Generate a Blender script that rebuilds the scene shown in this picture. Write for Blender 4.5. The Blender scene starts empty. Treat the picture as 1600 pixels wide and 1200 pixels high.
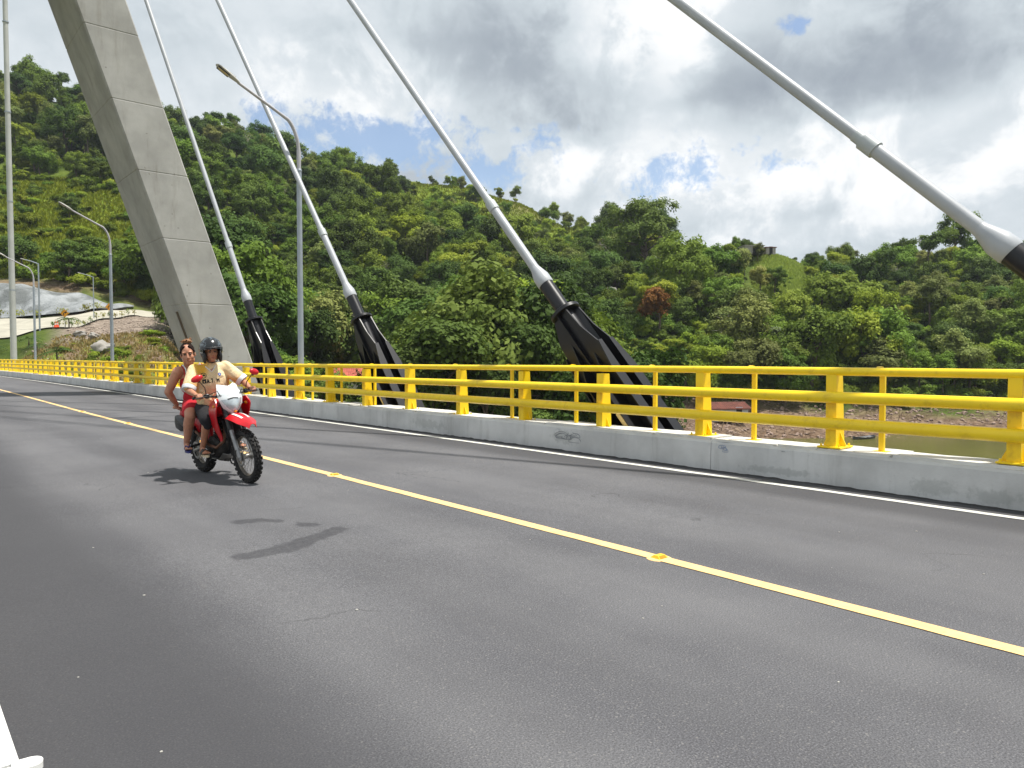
import bpy, bmesh, math, random
import numpy as np
from mathutils import Vector, Matrix, Euler
from mathutils.bvhtree import BVHTree

scene = bpy.context.scene
COL = scene.collection
R = math.radians

# ------------------------------------------------------------------ camera
H_CAM = 1.57
cam_d = bpy.data.cameras.new('camera')
cam = bpy.data.objects.new('camera', cam_d)
COL.objects.link(cam)
cam.location = (0, 0, H_CAM)
cam.rotation_euler = (R(90 - 2.1), 0, R(-40.5))
cam_d.sensor_width = 36
cam_d.lens = 36 * 1155 / 1600
cam_d.clip_start = 0.05
cam_d.clip_end = 6000
scene.camera = cam

# ------------------------------------------------------------------ view
vs = scene.view_settings
vs.view_transform = 'Standard'
vs.look = 'None'
vs.gamma = 1
vs.exposure = 0.3
vs.use_curve_mapping = False
scene.cycles.max_bounces = 6
scene.cycles.diffuse_bounces = 3
scene.cycles.glossy_bounces = 3
scene.cycles.transmission_bounces = 4
scene.cycles.transparent_max_bounces = 6
scene.cycles.caustics_reflective = False
scene.cycles.caustics_refractive = False

# ------------------------------------------------------------------ sun and sky
SUN_EL, SUN_AZ = R(72), math.atan2(-0.70, 0.71)      # azimuth as an angle in the XY plane
sun_dir = Vector((math.cos(SUN_EL) * math.cos(SUN_AZ), math.cos(SUN_EL) * math.sin(SUN_AZ), math.sin(SUN_EL)))
sd = bpy.data.lights.new('sun', 'SUN')
sd.energy = 5.0
sd.angle = R(1.6)
sd.color = (1.0, 0.955, 0.88)
sun = bpy.data.objects.new('sun', sd)
COL.objects.link(sun)
sun.rotation_euler = sun_dir.to_track_quat('Z', 'Y').to_euler()
sun.location = (20, -20, 60)

world = bpy.data.worlds.new('World')
scene.world = world
world.use_nodes = True


class NT:
    """small helper for building node trees"""
    def __init__(self, tree, clear=True):
        self.t = tree
        if clear:
            tree.nodes.clear()

    def n(self, typ, **kw):
        nd = self.t.nodes.new(typ)
        for k, v in kw.items():
            if k.startswith('i_'):
                key = k[2:].replace('_', ' ')
                nd.inputs[key].default_value = v
            else:
                setattr(nd, k, v)
        return nd

    def l(self, a, b):
        self.t.links.new(a, b)

    def put(self, sock, v):
        if hasattr(v, 'is_linked') or hasattr(v, 'links'):
            self.l(v, sock)
        else:
            sock.default_value = v

    def m(self, op, a, b=None, c=None, clamp=False):
        nd = self.t.nodes.new('ShaderNodeMath')
        nd.operation = op
        nd.use_clamp = clamp
        self.put(nd.inputs[0], a)
        if b is not None:
            self.put(nd.inputs[1], b)
        if c is not None:
            self.put(nd.inputs[2], c)
        return nd.outputs[0]

    def ss(self, x, lo, hi, a=0.0, b=1.0):
        nd = self.t.nodes.new('ShaderNodeMapRange')
        nd.interpolation_type = 'SMOOTHSTEP'
        self.put(nd.inputs['Value'], x)
        self.put(nd.inputs['From Min'], lo)
        self.put(nd.inputs['From Max'], hi)
        self.put(nd.inputs['To Min'], a)
        self.put(nd.inputs['To Max'], b)
        return nd.outputs[0]

    def noise(self, vec, scale, detail=4, rough=0.5, dist=0.0, out='Fac'):
        nd = self.t.nodes.new('ShaderNodeTexNoise')
        nd.inputs['Scale'].default_value = scale
        nd.inputs['Detail'].default_value = detail
        nd.inputs['Roughness'].default_value = rough
        nd.inputs['Distortion'].default_value = dist
        if vec is not None:
            self.l(vec, nd.inputs['Vector'])
        return nd.outputs[out]

    def mix(self, f, a, b, blend='MIX'):
        nd = self.t.nodes.new('ShaderNodeMix')
        nd.data_type = 'RGBA'
        nd.blend_type = blend
        self.put(nd.inputs[0], f)
        self.put(nd.inputs[6], c4(a))
        self.put(nd.inputs[7], c4(b))
        return nd.outputs[2]


def c4(v):
    if isinstance(v, (tuple, list)):
        return tuple(v) if len(v) == 4 else (v[0], v[1], v[2], 1.0)
    return v


def S(r, g, b):
    """sRGB 0-255 to linear"""
    def f(u):
        u /= 255.0
        return u / 12.92 if u <= 0.04045 else ((u + 0.055) / 1.055) ** 2.4
    return (f(r), f(g), f(b))


def build_world():
    g = NT(world.node_tree)
    out = g.n('ShaderNodeOutputWorld')
    sky = g.n('ShaderNodeTexSky')
    sky.sky_type = 'NISHITA'
    sky.sun_disc = False
    sky.sun_elevation = SUN_EL
    sky.sun_rotation = math.pi / 2 - SUN_AZ
    sky.altitude = 200
    sky.dust_density = 1.5
    bg1 = g.n('ShaderNodeBackground')
    bg1.inputs['Strength'].default_value = 0.14
    g.l(sky.outputs[0], bg1.inputs['Color'])
    tc = g.n('ShaderNodeTexCoord')
    sep = g.n('ShaderNodeSeparateXYZ')
    g.l(tc.outputs['Generated'], sep.inputs[0])
    x, y, z = sep.outputs
    zz = g.m('MAXIMUM', z, 0.0)
    den = g.m('ADD', zz, 0.16)
    px = g.m('DIVIDE', x, den)
    py = g.m('DIVIDE', y, den)
    cmb = g.n('ShaderNodeCombineXYZ')
    g.l(px, cmb.inputs[0]); g.l(py, cmb.inputs[1])
    P = cmb.outputs[0]
    D = tc.outputs['Generated']
    # cloud fields
    big = g.noise(P, 0.55, 3, 0.5, 0.3)
    mid = g.noise(P, 1.7, 6, 0.55, 0.4)
    fine = g.noise(D, 9.0, 7, 0.6, 0.3)
    # bearing / elevation coordinates for the individual clouds in view
    az = g.m('ARCTAN2', x, y)
    el = g.m('ARCSINE', z)
    wob = g.noise(D, 7.0, 8, 0.62, 0.5)
    wob2 = g.noise(D, 26.0, 6, 0.65, 0.5)

    az0, el0 = az, el
    wa_ = g.noise(D, 4.0, 3, 0.5); we_ = g.noise(P, 2.2, 3, 0.5)
    az = g.m('ADD', az, g.m('MULTIPLY', g.m('SUBTRACT', wa_, 0.5), R(16)))
    el = g.m('ADD', el, g.m('MULTIPLY', g.m('SUBTRACT', we_, 0.5), R(7)))

    def spot(a0, e0, wa, we, amp=1.2, edge=0.5):
        a0, e0, wa, we = R(a0), R(e0), R(wa), R(we)
        da = g.m('DIVIDE', g.m('SUBTRACT', az, a0), wa)
        de = g.m('DIVIDE', g.m('SUBTRACT', el, e0), we)
        r2 = g.m('SQRT', g.m('ADD', g.m('MULTIPLY', da, da), g.m('MULTIPLY', de, de)))
        nn = g.m('MULTIPLY', g.m('SUBTRACT', g.m('ADD', g.m('MULTIPLY', wob, 0.6), g.m('MULTIPLY', wob2, 0.4)), 0.5), amp * 4.0)
        rr = g.m('ADD', r2, nn)
        return g.ss(rr, 1 - edge, 1 + edge, 1.0, 0.0)

    rag = g.m('ADD', g.m('MULTIPLY', g.noise(D, 10.0, 9, 0.66, 0.25), 0.62), g.m('MULTIPLY', g.noise(D, 42.0, 9, 0.7, 0.3), 0.38))

    def opening(a0, e0, wa, we):
        """a break in the cloud whose outline follows the cloud noise"""
        a0, e0, wa, we = R(a0), R(e0), R(wa), R(we)
        da = g.m('DIVIDE', g.m('SUBTRACT', az0, a0), wa)
        de = g.m('DIVIDE', g.m('SUBTRACT', el0, e0), we)
        r2 = g.m('SQRT', g.m('ADD', g.m('MULTIPLY', da, da), g.m('MULTIPLY', de, de)))
        f = g.m('ADD', g.m('MULTIPLY', g.m('SUBTRACT', 1.35, r2), 0.9), g.m('MULTIPLY', g.m('SUBTRACT', rag, 0.5), 8.0))
        return g.ss(f, 0.0, 0.95)

    def mx(lst):
        o = lst[0]
        for q in lst[1:]:
            o = g.m('MAXIMUM', o, q)
        return o
    gaps = mx([opening(31.0, 15.7, 8.0, 1.9), opening(36.5, 14.4, 3.6, 1.7), opening(54.0, 13.4, 3.6, 1.5), opening(60.8, 13.6, 2.2, 0.7), opening(61.2, 22.3, 1.0, 0.7)])
    rnd_gap = g.ss(g.noise(P, 0.9, 4, 0.55), 0.60, 0.68)      # openings in the rest of the sky
    outside = g.ss(g.m('ABSOLUTE', g.m('SUBTRACT', az, R(40.5))), R(40), R(55))
    gap = g.m('MAXIMUM', gaps, g.m('MULTIPLY', rnd_gap, outside))
    dark = mx([spot(46.0, 19.6, 7.0, 2.6, 0.9, 0.8), spot(66.5, 19.4, 11.0, 3.2, 0.9, 0.8), spot(38.0, 21.5, 8.0, 3.5, 0.9, 1.0),
               g.m('MULTIPLY', spot(58.0, 18.4, 12.0, 1.6, 0.8, 0.9), 0.8)])
    white = mx([spot(44.0, 14.0, 5.0, 2.2, 0.9, 0.7), spot(60.0, 11.5, 14.0, 3.0, 1.0, 0.9), spot(52.0, 23.0, 7.0, 3.0, 1.0, 0.9),
                g.m('MULTIPLY', spot(30.0, 19.5, 7.0, 2.5, 1.0, 0.9), 0.8), spot(70.0, 14.0, 8.0, 2.2, 1.0, 0.9)])
    v = g.m('ADD', g.m('MULTIPLY', big, 0.55), g.m('MULTIPLY', mid, 0.45))
    v = g.m('ADD', v, g.m('MULTIPLY', g.m('SUBTRACT', fine, 0.5), 0.20))
    puff = g.ss(g.noise(D, 9.0, 10, 0.62, 0.35), 0.42, 0.60)
    v = g.m('ADD', v, g.m('MULTIPLY', white, g.m('ADD', 0.12, g.m('MULTIPLY', puff, 0.17))))
    v = g.m('ADD', v, g.m('MULTIPLY', g.m('SUBTRACT', puff, 0.5), 0.07))
    v = g.m('SUBTRACT', v, g.m('MULTIPLY', dark, 0.20))
    cr = g.n('ShaderNodeValToRGB')
    g.l(v, cr.inputs[0])
    e = cr.color_ramp.elements
    e[0].position = 0.10; e[0].color = c4(S(142, 151, 163))
    e[1].position = 0.80; e[1].color = c4(S(252, 253, 254))
    for p, c in ((0.26, (166, 175, 184)), (0.44, (200, 209, 215)), (0.56, (216, 223, 228)), (0.67, (238, 241, 243))):
        q = e.new(p); q.color = c4(S(*c))
    bg2 = g.n('ShaderNodeBackground')
    bg2.inputs['Strength'].default_value = 0.90
    g.l(cr.outputs[0], bg2.inputs['Color'])
    mixs = g.n('ShaderNodeMixShader')
    g.l(g.m('SUBTRACT', 1.0, g.m('MULTIPLY', gap, 0.88)), mixs.inputs[0])
    g.l(bg1.outputs[0], mixs.inputs[1])
    g.l(bg2.outputs[0], mixs.inputs[2])
    g.l(mixs.outputs[0], out.inputs[0])


build_world()

# ------------------------------------------------------------------ helpers
def tag(o, label=None, cat=None, group=None, kind=None):
    if label: o['label'] = label
    if cat: o['category'] = cat
    if group: o['group'] = group
    if kind: o['kind'] = kind
    return o


def empty(name, loc=(0, 0, 0), rot=(0, 0, 0), parent=None):
    o = bpy.data.objects.new(name, None)
    COL.objects.link(o)
    o.location = loc
    o.rotation_euler = rot
    o.empty_display_size = 0.2
    if parent: o.parent = parent
    return o


def frame_from(axis, up=(0, 0, 1)):
    """two unit vectors perpendicular to axis"""
    a = Vector(axis).normalized()
    u = Vector(up)
    if abs(a.dot(u)) > 0.98:
        u = Vector((1, 0, 0))
    s = a.cross(u).normalized()
    t = s.cross(a).normalized()
    return s, t


class MB:
    def __init__(self):
        self.v = []; self.f = []

    def add(self, vs_, fs_):
        b = len(self.v)
        self.v.extend([tuple(p) for p in vs_])
        self.f.extend([tuple(i + b for i in q) for q in fs_])
        return self

    def box(self, c, s, rot=None, bevel=0.0):
        hx, hy, hz = s[0] / 2, s[1] / 2, s[2] / 2
        if bevel > 0:
            b = min(bevel, hx * .9, hy * .9, hz * .9)
            vs_ = []
            for z, k in ((-hz, 1), (-hz + b, 0), (hz - b, 0), (hz, 1)):
                ix, iy = hx - b * k, hy - b * k
                bb = b * (1 - .3 * k) if not k else b
                for (sx, sy) in ((1, 1), (-1, 1), (-1, -1), (1, -1)):
                    if sx * sy > 0:
                        q = [(sx * ix, sy * (iy - b)), (sx * (ix - b), sy * iy)]
                    else:
                        q = [(sx * (ix - b), sy * iy), (sx * ix, sy * (iy - b))]
                    vs_ += [(a, bq, z) for a, bq in q]
            fs_ = []
            for r in range(3):
                for i in range(8):
                    j = (i + 1) % 8
                    fs_.append((r * 8 + i, r * 8 + j, r * 8 + 8 + j, r * 8 + 8 + i))
            fs_.append(tuple(range(7, -1, -1))); fs_.append(tuple(range(24, 32)))
        else:
            vs_ = [(x, y, z) for z in (-hz, hz) for x, y in ((-hx, -hy), (hx, -hy), (hx, hy), (-hx, hy))]
            fs_ = [(3, 2, 1, 0), (4, 5, 6, 7), (0, 1, 5, 4), (1, 2, 6, 5), (2, 3, 7, 6), (3, 0, 4, 7)]
        M = rot if rot is not None else Matrix.Identity(3)
        c = Vector(c)
        return self.add([M @ Vector(p) + c for p in vs_], fs_)

    def tube(self, pts, radii, seg=12, cap=True, up=(0, 0, 1), sx=1.0, sy=1.0):
        pts = [Vector(p) for p in pts]
        if not hasattr(radii, '__len__'):
            radii = [radii] * len(pts)
        n = len(pts); vs_ = []; fs_ = []
        s = None
        for i, p in enumerate(pts):
            a = (pts[min(i + 1, n - 1)] - pts[max(i - 1, 0)])
            if a.length < 1e-9: a = Vector((0, 0, 1))
            a.normalize()
            if s is None:
                s, t = frame_from(a, up)
            else:
                s = (s - a * s.dot(a)).normalized()
                t = s.cross(a).normalized()
            for k in range(seg):
                an = 2 * math.pi * k / seg
                vs_.append(p + s * (math.cos(an) * radii[i] * sx) + t * (math.sin(an) * radii[i] * sy))
        for i in range(n - 1):
            for k in range(seg):
                k2 = (k + 1) % seg
                fs_.append((i * seg + k, i * seg + k2, (i + 1) * seg + k2, (i + 1) * seg + k))
        if cap:
            fs_.append(tuple(range(seg - 1, -1, -1)))
            fs_.append(tuple((n - 1) * seg + k for k in range(seg)))
        return self.add(vs_, fs_)

    def prism(self, outline, thick, M=None):
        """outline (a,b) in local XY plane, extruded +-thick/2 in local Z, placed by 4x4 M"""
        n = len(outline)
        vs_ = [(a, b, -thick / 2) for a, b in outline] + [(a, b, thick / 2) for a, b in outline]
        fs_ = [tuple(range(n - 1, -1, -1)), tuple(range(n, 2 * n))]
        for i in range(n):
            j = (i + 1) % n
            fs_.append((i, j, n + j, n + i))
        M = M or Matrix.Identity(4)
        return self.add([M @ Vector(p) for p in vs_], fs_)

    def sphere(self, c, r, seg=12, rings=8, M=None):
        rx, ry, rz = (r, r, r) if not hasattr(r, '__len__') else r
        vs_ = [(0, 0, rz)]; fs_ = []
        for i in range(1, rings):
            t = math.pi * i / rings
            for k in range(seg):
                a = 2 * math.pi * k / seg
                vs_.append((rx * math.sin(t) * math.cos(a), ry * math.sin(t) * math.sin(a), rz * math.cos(t)))
        vs_.append((0, 0, -rz))
        for k in range(seg):
            fs_.append((0, 1 + k, 1 + (k + 1) % seg))
        for i in range(rings - 2):
            for k in range(seg):
                a = 1 + i * seg + k; b = 1 + i * seg + (k + 1) % seg
                fs_.append((a, a + seg, b + seg, b))
        L = len(vs_) - 1; o = 1 + (rings - 2) * seg
        for k in range(seg):
            fs_.append((o + k, L, o + (k + 1) % seg))
        M = M or Matrix.Identity(3)
        return self.add([M @ Vector(p) + Vector(c) for p in vs_], fs_)

    def build(self, name, mat=None, parent=None, smooth=None, loc=None, rot=None):
        me = bpy.data.meshes.new(name)
        me.from_pydata(self.v, [], self.f)
        if mat: me.materials.append(mat)
        if smooth is not None:
            shade(me, smooth)
        return link(name, me, parent, loc, rot)


def shade(me, angle):
    me.polygons.foreach_set('use_smooth', [True] * len(me.polygons))
    if angle < 179:
        me.set_sharp_from_angle(angle=R(angle))
    me.update()


def link(name, me, parent=None, loc=None, rot=None):
    o = bpy.data.objects.new(name, me)
    COL.objects.link(o)
    if parent is not None: o.parent = parent
    if loc is not None: o.location = loc
    if rot is not None: o.rotation_euler = rot
    return o


def npmesh(name, V, F, mats=(), smooth=False):
    """V (n,3) float, F (m,k) int"""
    me = bpy.data.meshes.new(name)
    V = np.ascontiguousarray(V, dtype=np.float32); F = np.ascontiguousarray(F, dtype=np.int32)
    m, k = F.shape
    me.vertices.add(len(V)); me.vertices.foreach_set('co', V.ravel())
    me.loops.add(m * k); me.loops.foreach_set('vertex_index', F.ravel())
    me.polygons.add(m)
    me.polygons.foreach_set('loop_start', np.arange(0, m * k, k, dtype=np.int32))
    for q in mats: me.materials.append(q)
    me.update(calc_edges=True)
    if smooth:
        me.polygons.foreach_set('use_smooth', [True] * m)
    return me


def copy_tree(o, parent=None):
    c = o.copy(); COL.objects.link(c); c.parent = parent
    for ch in list(o.children):
        copy_tree(ch, c)
    return c


# ------------------------------------------------------------------ materials
def base_mat(name):
    m = bpy.data.materials.new(name)
    m.use_nodes = True
    g = NT(m.node_tree)
    out = g.n('ShaderNodeOutputMaterial')
    b = g.n('ShaderNodeBsdfPrincipled')
    g.l(b.outputs[0], out.inputs[0])
    return m, g, b, out


def simple(name, col, rough=0.5, metal=0.0, var=0.12, scale=6.0, bump=0.0, bscale=40.0, dirt=None, coat=0.0, spec=0.5):
    """paint-like material with soft tonal variation and optional fine relief and dirt"""
    m, g, b, out = base_mat(name)
    tc = g.n('ShaderNodeTexCoord')
    P = tc.outputs['Object']
    n1 = g.noise(P, scale, 5, 0.6)
    dark = tuple(c * (1 - var) for c in col); lite = tuple(min(1, c * (1 + var)) for c in col)
    c = g.mix(g.ss(n1, 0.3, 0.7), dark, lite)
    if dirt:
        n2 = g.noise(P, scale * 2.3, 6, 0.65)
        c = g.mix(g.ss(n2, 0.52, 0.75, 0, dirt[1]), c, dirt[0])
    g.put(b.inputs['Base Color'], c)
    b.inputs['Roughness'].default_value = rough
    b.inputs['Metallic'].default_value = metal
    b.inputs['Specular IOR Level'].default_value = spec
    if coat: b.inputs['Coat Weight'].default_value = coat
    if bump > 0:
        bp = g.n('ShaderNodeBump')
        bp.inputs['Strength'].default_value = bump
        bp.inputs['Distance'].default_value = 0.01
        g.l(g.noise(P, bscale, 4, 0.6), bp.inputs['Height'])
        g.l(bp.outputs[0], b.inputs['Normal'])
    return m


def asphalt_mat():
    m, g, b, out = base_mat('asphalt')
    tc = g.n('ShaderNodeTexCoord')
    P = tc.outputs['Object']
    sep = g.n('ShaderNodeSeparateXYZ'); g.l(P, sep.inputs[0])
    x, y, z = sep.outputs
    # stretched along the lane: wheel polish
    mp = g.n('ShaderNodeMapping'); mp.inputs['Scale'].default_value = (1.0, 0.12, 1.0); g.l(P, mp.inputs[0])
    lane = g.noise(mp.outputs[0], 0.9, 4, 0.55)
    patch = g.noise(P, 0.55, 5, 0.6)
    grain = g.noise(P, 112, 3, 0.8)
    grain2 = g.noise(P, 33, 3, 0.7)
    vor = g.n('ShaderNodeTexVoronoi'); vor.inputs['Scale'].default_value = 120; g.l(P, vor.inputs['Vector'])
    v = g.m('ADD', g.m('MULTIPLY', lane, 0.5), g.m('MULTIPLY', patch, 0.5))
    c = g.mix(g.ss(v, 0.32, 0.68), S(83, 83, 87), S(106, 106, 109))
    c = g.mix(g.ss(grain, 0.44, 0.66, 0, 0.78), c, S(46, 46, 49))
    c = g.mix(g.ss(grain, 0.44, 0.30, 0, 0.62), c, S(150, 150, 152))
    c = g.mix(g.ss(vor.outputs['Color'], 0.80, 1.0, 0, 0.4), c, S(150, 147, 142))
    # darker strips beside both kerbs, inner edges wavering
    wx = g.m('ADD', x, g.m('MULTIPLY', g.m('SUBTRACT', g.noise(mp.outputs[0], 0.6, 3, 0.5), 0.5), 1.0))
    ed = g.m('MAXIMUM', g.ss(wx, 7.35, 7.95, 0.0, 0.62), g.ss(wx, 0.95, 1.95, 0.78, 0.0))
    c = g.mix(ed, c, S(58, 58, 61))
    # wheel tracks polished paler, oil drip line darker between them
    for xc, w, col, am in ((2.0, .38, S(118, 117, 117), .12), (3.75, .35, S(116, 115, 115), .10), (2.9, .28, S(70, 69, 70), .13), (5.6, .36, S(116, 115, 115), .10), (7.2, .32, S(112, 111, 111), .08), (6.4, .26, S(70, 69, 70), .12)):
        dd_ = g.m('ABSOLUTE', g.m('SUBTRACT', wx, xc))
        c = g.mix(g.ss(dd_, w * 1.6, w * .3, 0, am), c, col)
    # damp patches
    wy_ = g.m('MULTIPLY', g.m('SUBTRACT', g.noise(P, 7.0, 6, 0.65), 0.5), 0.16)
    def seg(ax, ay, bx, by, r):
        ux, uy = bx - ax, by - ay; L2 = ux * ux + uy * uy
        qx = g.m('SUBTRACT', x, ax); qy = g.m('SUBTRACT', y, ay)
        t = g.m('DIVIDE', g.m('ADD', g.m('MULTIPLY', qx, ux), g.m('MULTIPLY', qy, uy)), L2, clamp=True)
        ex = g.m('SUBTRACT', qx, g.m('MULTIPLY', t, ux)); ey = g.m('MULTIPLY', g.m('SUBTRACT', qy, g.m('MULTIPLY', t, uy)), 0.8)
        dist = g.m('SQRT', g.m('ADD', g.m('MULTIPLY', ex, ex), g.m('MULTIPLY', ey, ey)))
        return g.m('SUBTRACT', dist, r)
    dmin = None
    for sg in ((2.15, 5.77, 2.50, 5.79, .085), (2.50, 5.79, 2.74, 5.93, .105), (2.74, 5.93, 3.16, 6.13, .075), (2.58, 7.02, 2.74, 6.98, .075), (2.80, 6.93, 2.86, 6.83, .05), (2.99, 6.55, 3.05, 6.47, .065)):
        q_ = seg(*sg); dmin = q_ if dmin is None else g.m('MINIMUM', dmin, q_)
    wet = g.m('MULTIPLY', g.ss(g.m('ADD', dmin, wy_), .028, -.02), g.ss(g.noise(P, 16, 5, .6), .25, .6, .62, 1.0))
    c = g.mix(g.m('MULTIPLY', wet, .62), c, S(44, 44, 48))
    # hairline cracks
    ck = g.n('ShaderNodeTexVoronoi'); ck.feature = 'DISTANCE_TO_EDGE'; ck.inputs['Scale'].default_value = .35
    mp2 = g.n('ShaderNodeVectorMath'); mp2.operation = 'ADD'; g.l(P, mp2.inputs[0])
    cvn = g.t.nodes.new('ShaderNodeTexNoise'); cvn.inputs['Scale'].default_value = 1.3; cvn.inputs['Detail'].default_value = 5; g.l(P, cvn.inputs['Vector'])
    g.l(cvn.outputs['Color'], mp2.inputs[1]); g.l(mp2.outputs[0], ck.inputs['Vector'])
    crk = g.m('MULTIPLY', g.ss(ck.outputs['Distance'], .006, .001), g.ss(patch, .52, .62, 0, .5))
    c = g.mix(crk, c, S(40, 40, 42))
    # pale scuffs
    sc = g.noise(mp.outputs[0], 5.0, 6, 0.7)
    c = g.mix(g.ss(sc, 0.66, 0.80, 0, 0.3), c, S(140, 136, 132))
    g.put(b.inputs['Base Color'], c)
    b.inputs['Roughness'].default_value = 0.86
    b.inputs['Specular IOR Level'].default_value = 0.35
    bp = g.n('ShaderNodeBump'); bp.inputs['Strength'].default_value = 0.5; bp.inputs['Distance'].default_value = 0.006
    g.l(g.m('ADD', grain, g.m('MULTIPLY', grain2, 0.7)), bp.inputs['Height'])
    g.l(bp.outputs[0], b.inputs['Normal'])
    return m


def concrete_mat(name, col, streak=0.5, stain=S(92, 86, 76), bump=0.25, scale=1.0, zstreak=True):
    m, g, b, out = base_mat(name)
    tc = g.n('ShaderNodeTexCoord')
    P = tc.outputs['Object']
    mp = g.n('ShaderNodeMapping')
    mp.inputs['Scale'].default_value = (3.0, 3.0, 0.35) if zstreak else (1, 1, 1)
    g.l(P, mp.inputs[0])
    n1 = g.noise(P, 0.8 * scale, 6, 0.6)
    n2 = g.noise(mp.outputs[0], 1.1 * scale, 6, 0.65)
    n3 = g.noise(P, 14 * scale, 4, 0.7)
    c = g.mix(g.ss(n1, 0.3, 0.7), tuple(k * 0.84 for k in col), tuple(min(1, k * 1.12) for k in col))
    c = g.mix(g.ss(n2, 0.5, 0.78, 0, streak), c, stain)
    c = g.mix(g.ss(n3, 0.62, 0.8, 0, 0.35), c, tuple(k * 0.55 for k in col))
    g.put(b.inputs['Base Color'], c)
    b.inputs['Roughness'].default_value = 0.85
    b.inputs['Specular IOR Level'].default_value = 0.3
    bp = g.n('ShaderNodeBump'); bp.inputs['Strength'].default_value = bump; bp.inputs['Distance'].default_value = 0.02
    g.l(g.m('ADD', g.noise(P, 5 * scale, 6, 0.65), g.m('MULTIPLY', n3, 0.4)), bp.inputs['Height'])
    g.l(bp.outputs[0], b.inputs['Normal'])
    return m


def leaf_mat(name, lo, mid, hi, trans=0.25, rough=0.55):
    """colour differs per tree (object random) and per leaf (face attribute)"""
    m, g, b, out = base_mat(name)
    oi = g.n('ShaderNodeObjectInfo')
    at = g.n('ShaderNodeAttribute'); at.attribute_name = 'leaf'
    cr = g.n('ShaderNodeValToRGB')
    e = cr.color_ramp.elements
    e[0].position = 0.0; e[0].color = c4(lo)
    e[1].position = 1.0; e[1].color = c4(hi)
    q = e.new(0.5); q.color = c4(mid)
    f = g.m('ADD', g.m('MULTIPLY', oi.outputs['Random'], 0.62), g.m('MULTIPLY', at.outputs['Fac'], 0.38))
    g.l(f, cr.inputs[0])
    hs = g.n('ShaderNodeHueSaturation')
    g.l(cr.outputs[0], hs.inputs['Color'])
    g.l(g.m('ADD', 0.462, g.m('MULTIPLY', g.m('FRACT', g.m('MULTIPLY', oi.outputs['Random'], 17.3)), 0.036)), hs.inputs['Hue'])
    hs.inputs['Saturation'].default_value = 1.06
    g.l(g.m('ADD', 0.85, g.m('MULTIPLY', g.m('FRACT', g.m('MULTIPLY', oi.outputs['Random'], 41.7)), 0.85)), hs.inputs['Value'])
    g.l(hs.outputs[0], b.inputs['Base Color'])
    b.inputs['Roughness'].default_value = 0.7
    b.inputs['Specular IOR Level'].default_value = 0.14
    tr = g.n('ShaderNodeBsdfTranslucent')
    g.l(hs.outputs[0], tr.inputs['Color'])
    mx = g.n('ShaderNodeMixShader'); mx.inputs[0].default_value = trans
    g.l(b.outputs[0], mx.inputs[1]); g.l(tr.outputs[0], mx.inputs[2])
    g.l(mx.outputs[0], out.inputs[0])
    return m


M = {}
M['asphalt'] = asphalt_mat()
M['stain'] = simple('asphalt_stain', S(64, 64, 67), 0.8, var=0.25, scale=25, bump=0.5, bscale=90)
M['yellow_line'] = simple('yellow_road_paint', S(230, 192, 132), 0.75, var=0.10, scale=9, bump=0.3, bscale=120, dirt=(S(150, 125, 80), 0.35))
M['white_line'] = simple('white_road_paint', S(205, 205, 198), 0.75, var=0.10, scale=7, bump=0.3, bscale=120, dirt=(S(110, 108, 104), 0.6))
M['yellow'] = simple('yellow_paint', S(250, 214, 30), 0.38, var=0.05, scale=2.5, bump=.15, bscale=9, dirt=(S(196, 156, 40), 0.5))
M['kerb'] = concrete_mat('kerb_concrete', S(200, 200, 198), streak=0.45, stain=S(140, 138, 132), bump=0.3, scale=1.4)

def kerb_smears(m):
    """grubby patches and patched cement at a few places on the kerb face"""
    g = NT(m.node_tree, clear=False)
    b = next(n for n in m.node_tree.nodes if n.type == 'BSDF_PRINCIPLED')
    src = b.inputs['Base Color'].links[0].from_socket
    tc = g.n('ShaderNodeTexCoord'); P = tc.outputs['Object']
    sp = g.n('ShaderNodeSeparateXYZ'); g.l(P, sp.inputs[0])
    nn = g.m('MULTIPLY', g.m('SUBTRACT', g.noise(P, 11, 6, 0.7), 0.5), 3.2)
    tot = None
    for (y0, z0, wy, wz) in ((3.15, .13, .24, .10), (2.55, .12, .26, .08), (8.9, .22, .30, .12), (5.0, .1, .5, .05), (13.0, .15, .7, .1)):
        a = g.m('DIVIDE', g.m('SUBTRACT', sp.outputs[1], y0), wy); c_ = g.m('DIVIDE', g.m('SUBTRACT', sp.outputs[2], z0), wz)
        r = g.m('ADD', g.m('SQRT', g.m('ADD', g.m('MULTIPLY', a, a), g.m('MULTIPLY', c_, c_))), nn)
        k = g.ss(r, 1.2, 0.5, 0, .32)
        tot = k if tot is None else g.m('MAXIMUM', tot, k)
    g.put(b.inputs['Base Color'], g.mix(tot, src, S(128, 132, 128)))


kerb_smears(M['kerb'])
M['mortar'] = concrete_mat('mortar', S(206, 205, 200), streak=0.3, stain=S(150, 148, 142), bump=0.4, scale=3, zstreak=False)
M['pylon'] = concrete_mat('pylon_concrete', S(168, 167, 164), streak=0.6, stain=S(128, 124, 115), bump=0.25, scale=0.8)
M['pylon_inner'] = M['pylon']
M['deck'] = concrete_mat('deck_concrete', S(160, 160, 155), scale=0.5)
M['white_cap'] = simple('white_coated_concrete', S(226, 226, 222), 0.6, var=0.05, scale=3, bump=0.2, bscale=15)
M['cable'] = simple('white_cable_pipe', S(170, 174, 179), 0.42, var=0.10, scale=1.3, dirt=(S(150, 152, 152), .35))
M['cable_grey'] = simple('light_grey_coupler', S(172, 178, 180), 0.45, var=0.05, scale=5)
M['black'] = simple('black_steel_paint', S(16, 16, 21), 0.36, var=0.3, scale=4, dirt=(S(40, 40, 44), 0.3))
M['lamp_pole'] = simple('galvanised_steel', S(160, 168, 176), 0.45, 0.35, var=0.08, scale=3)
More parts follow.
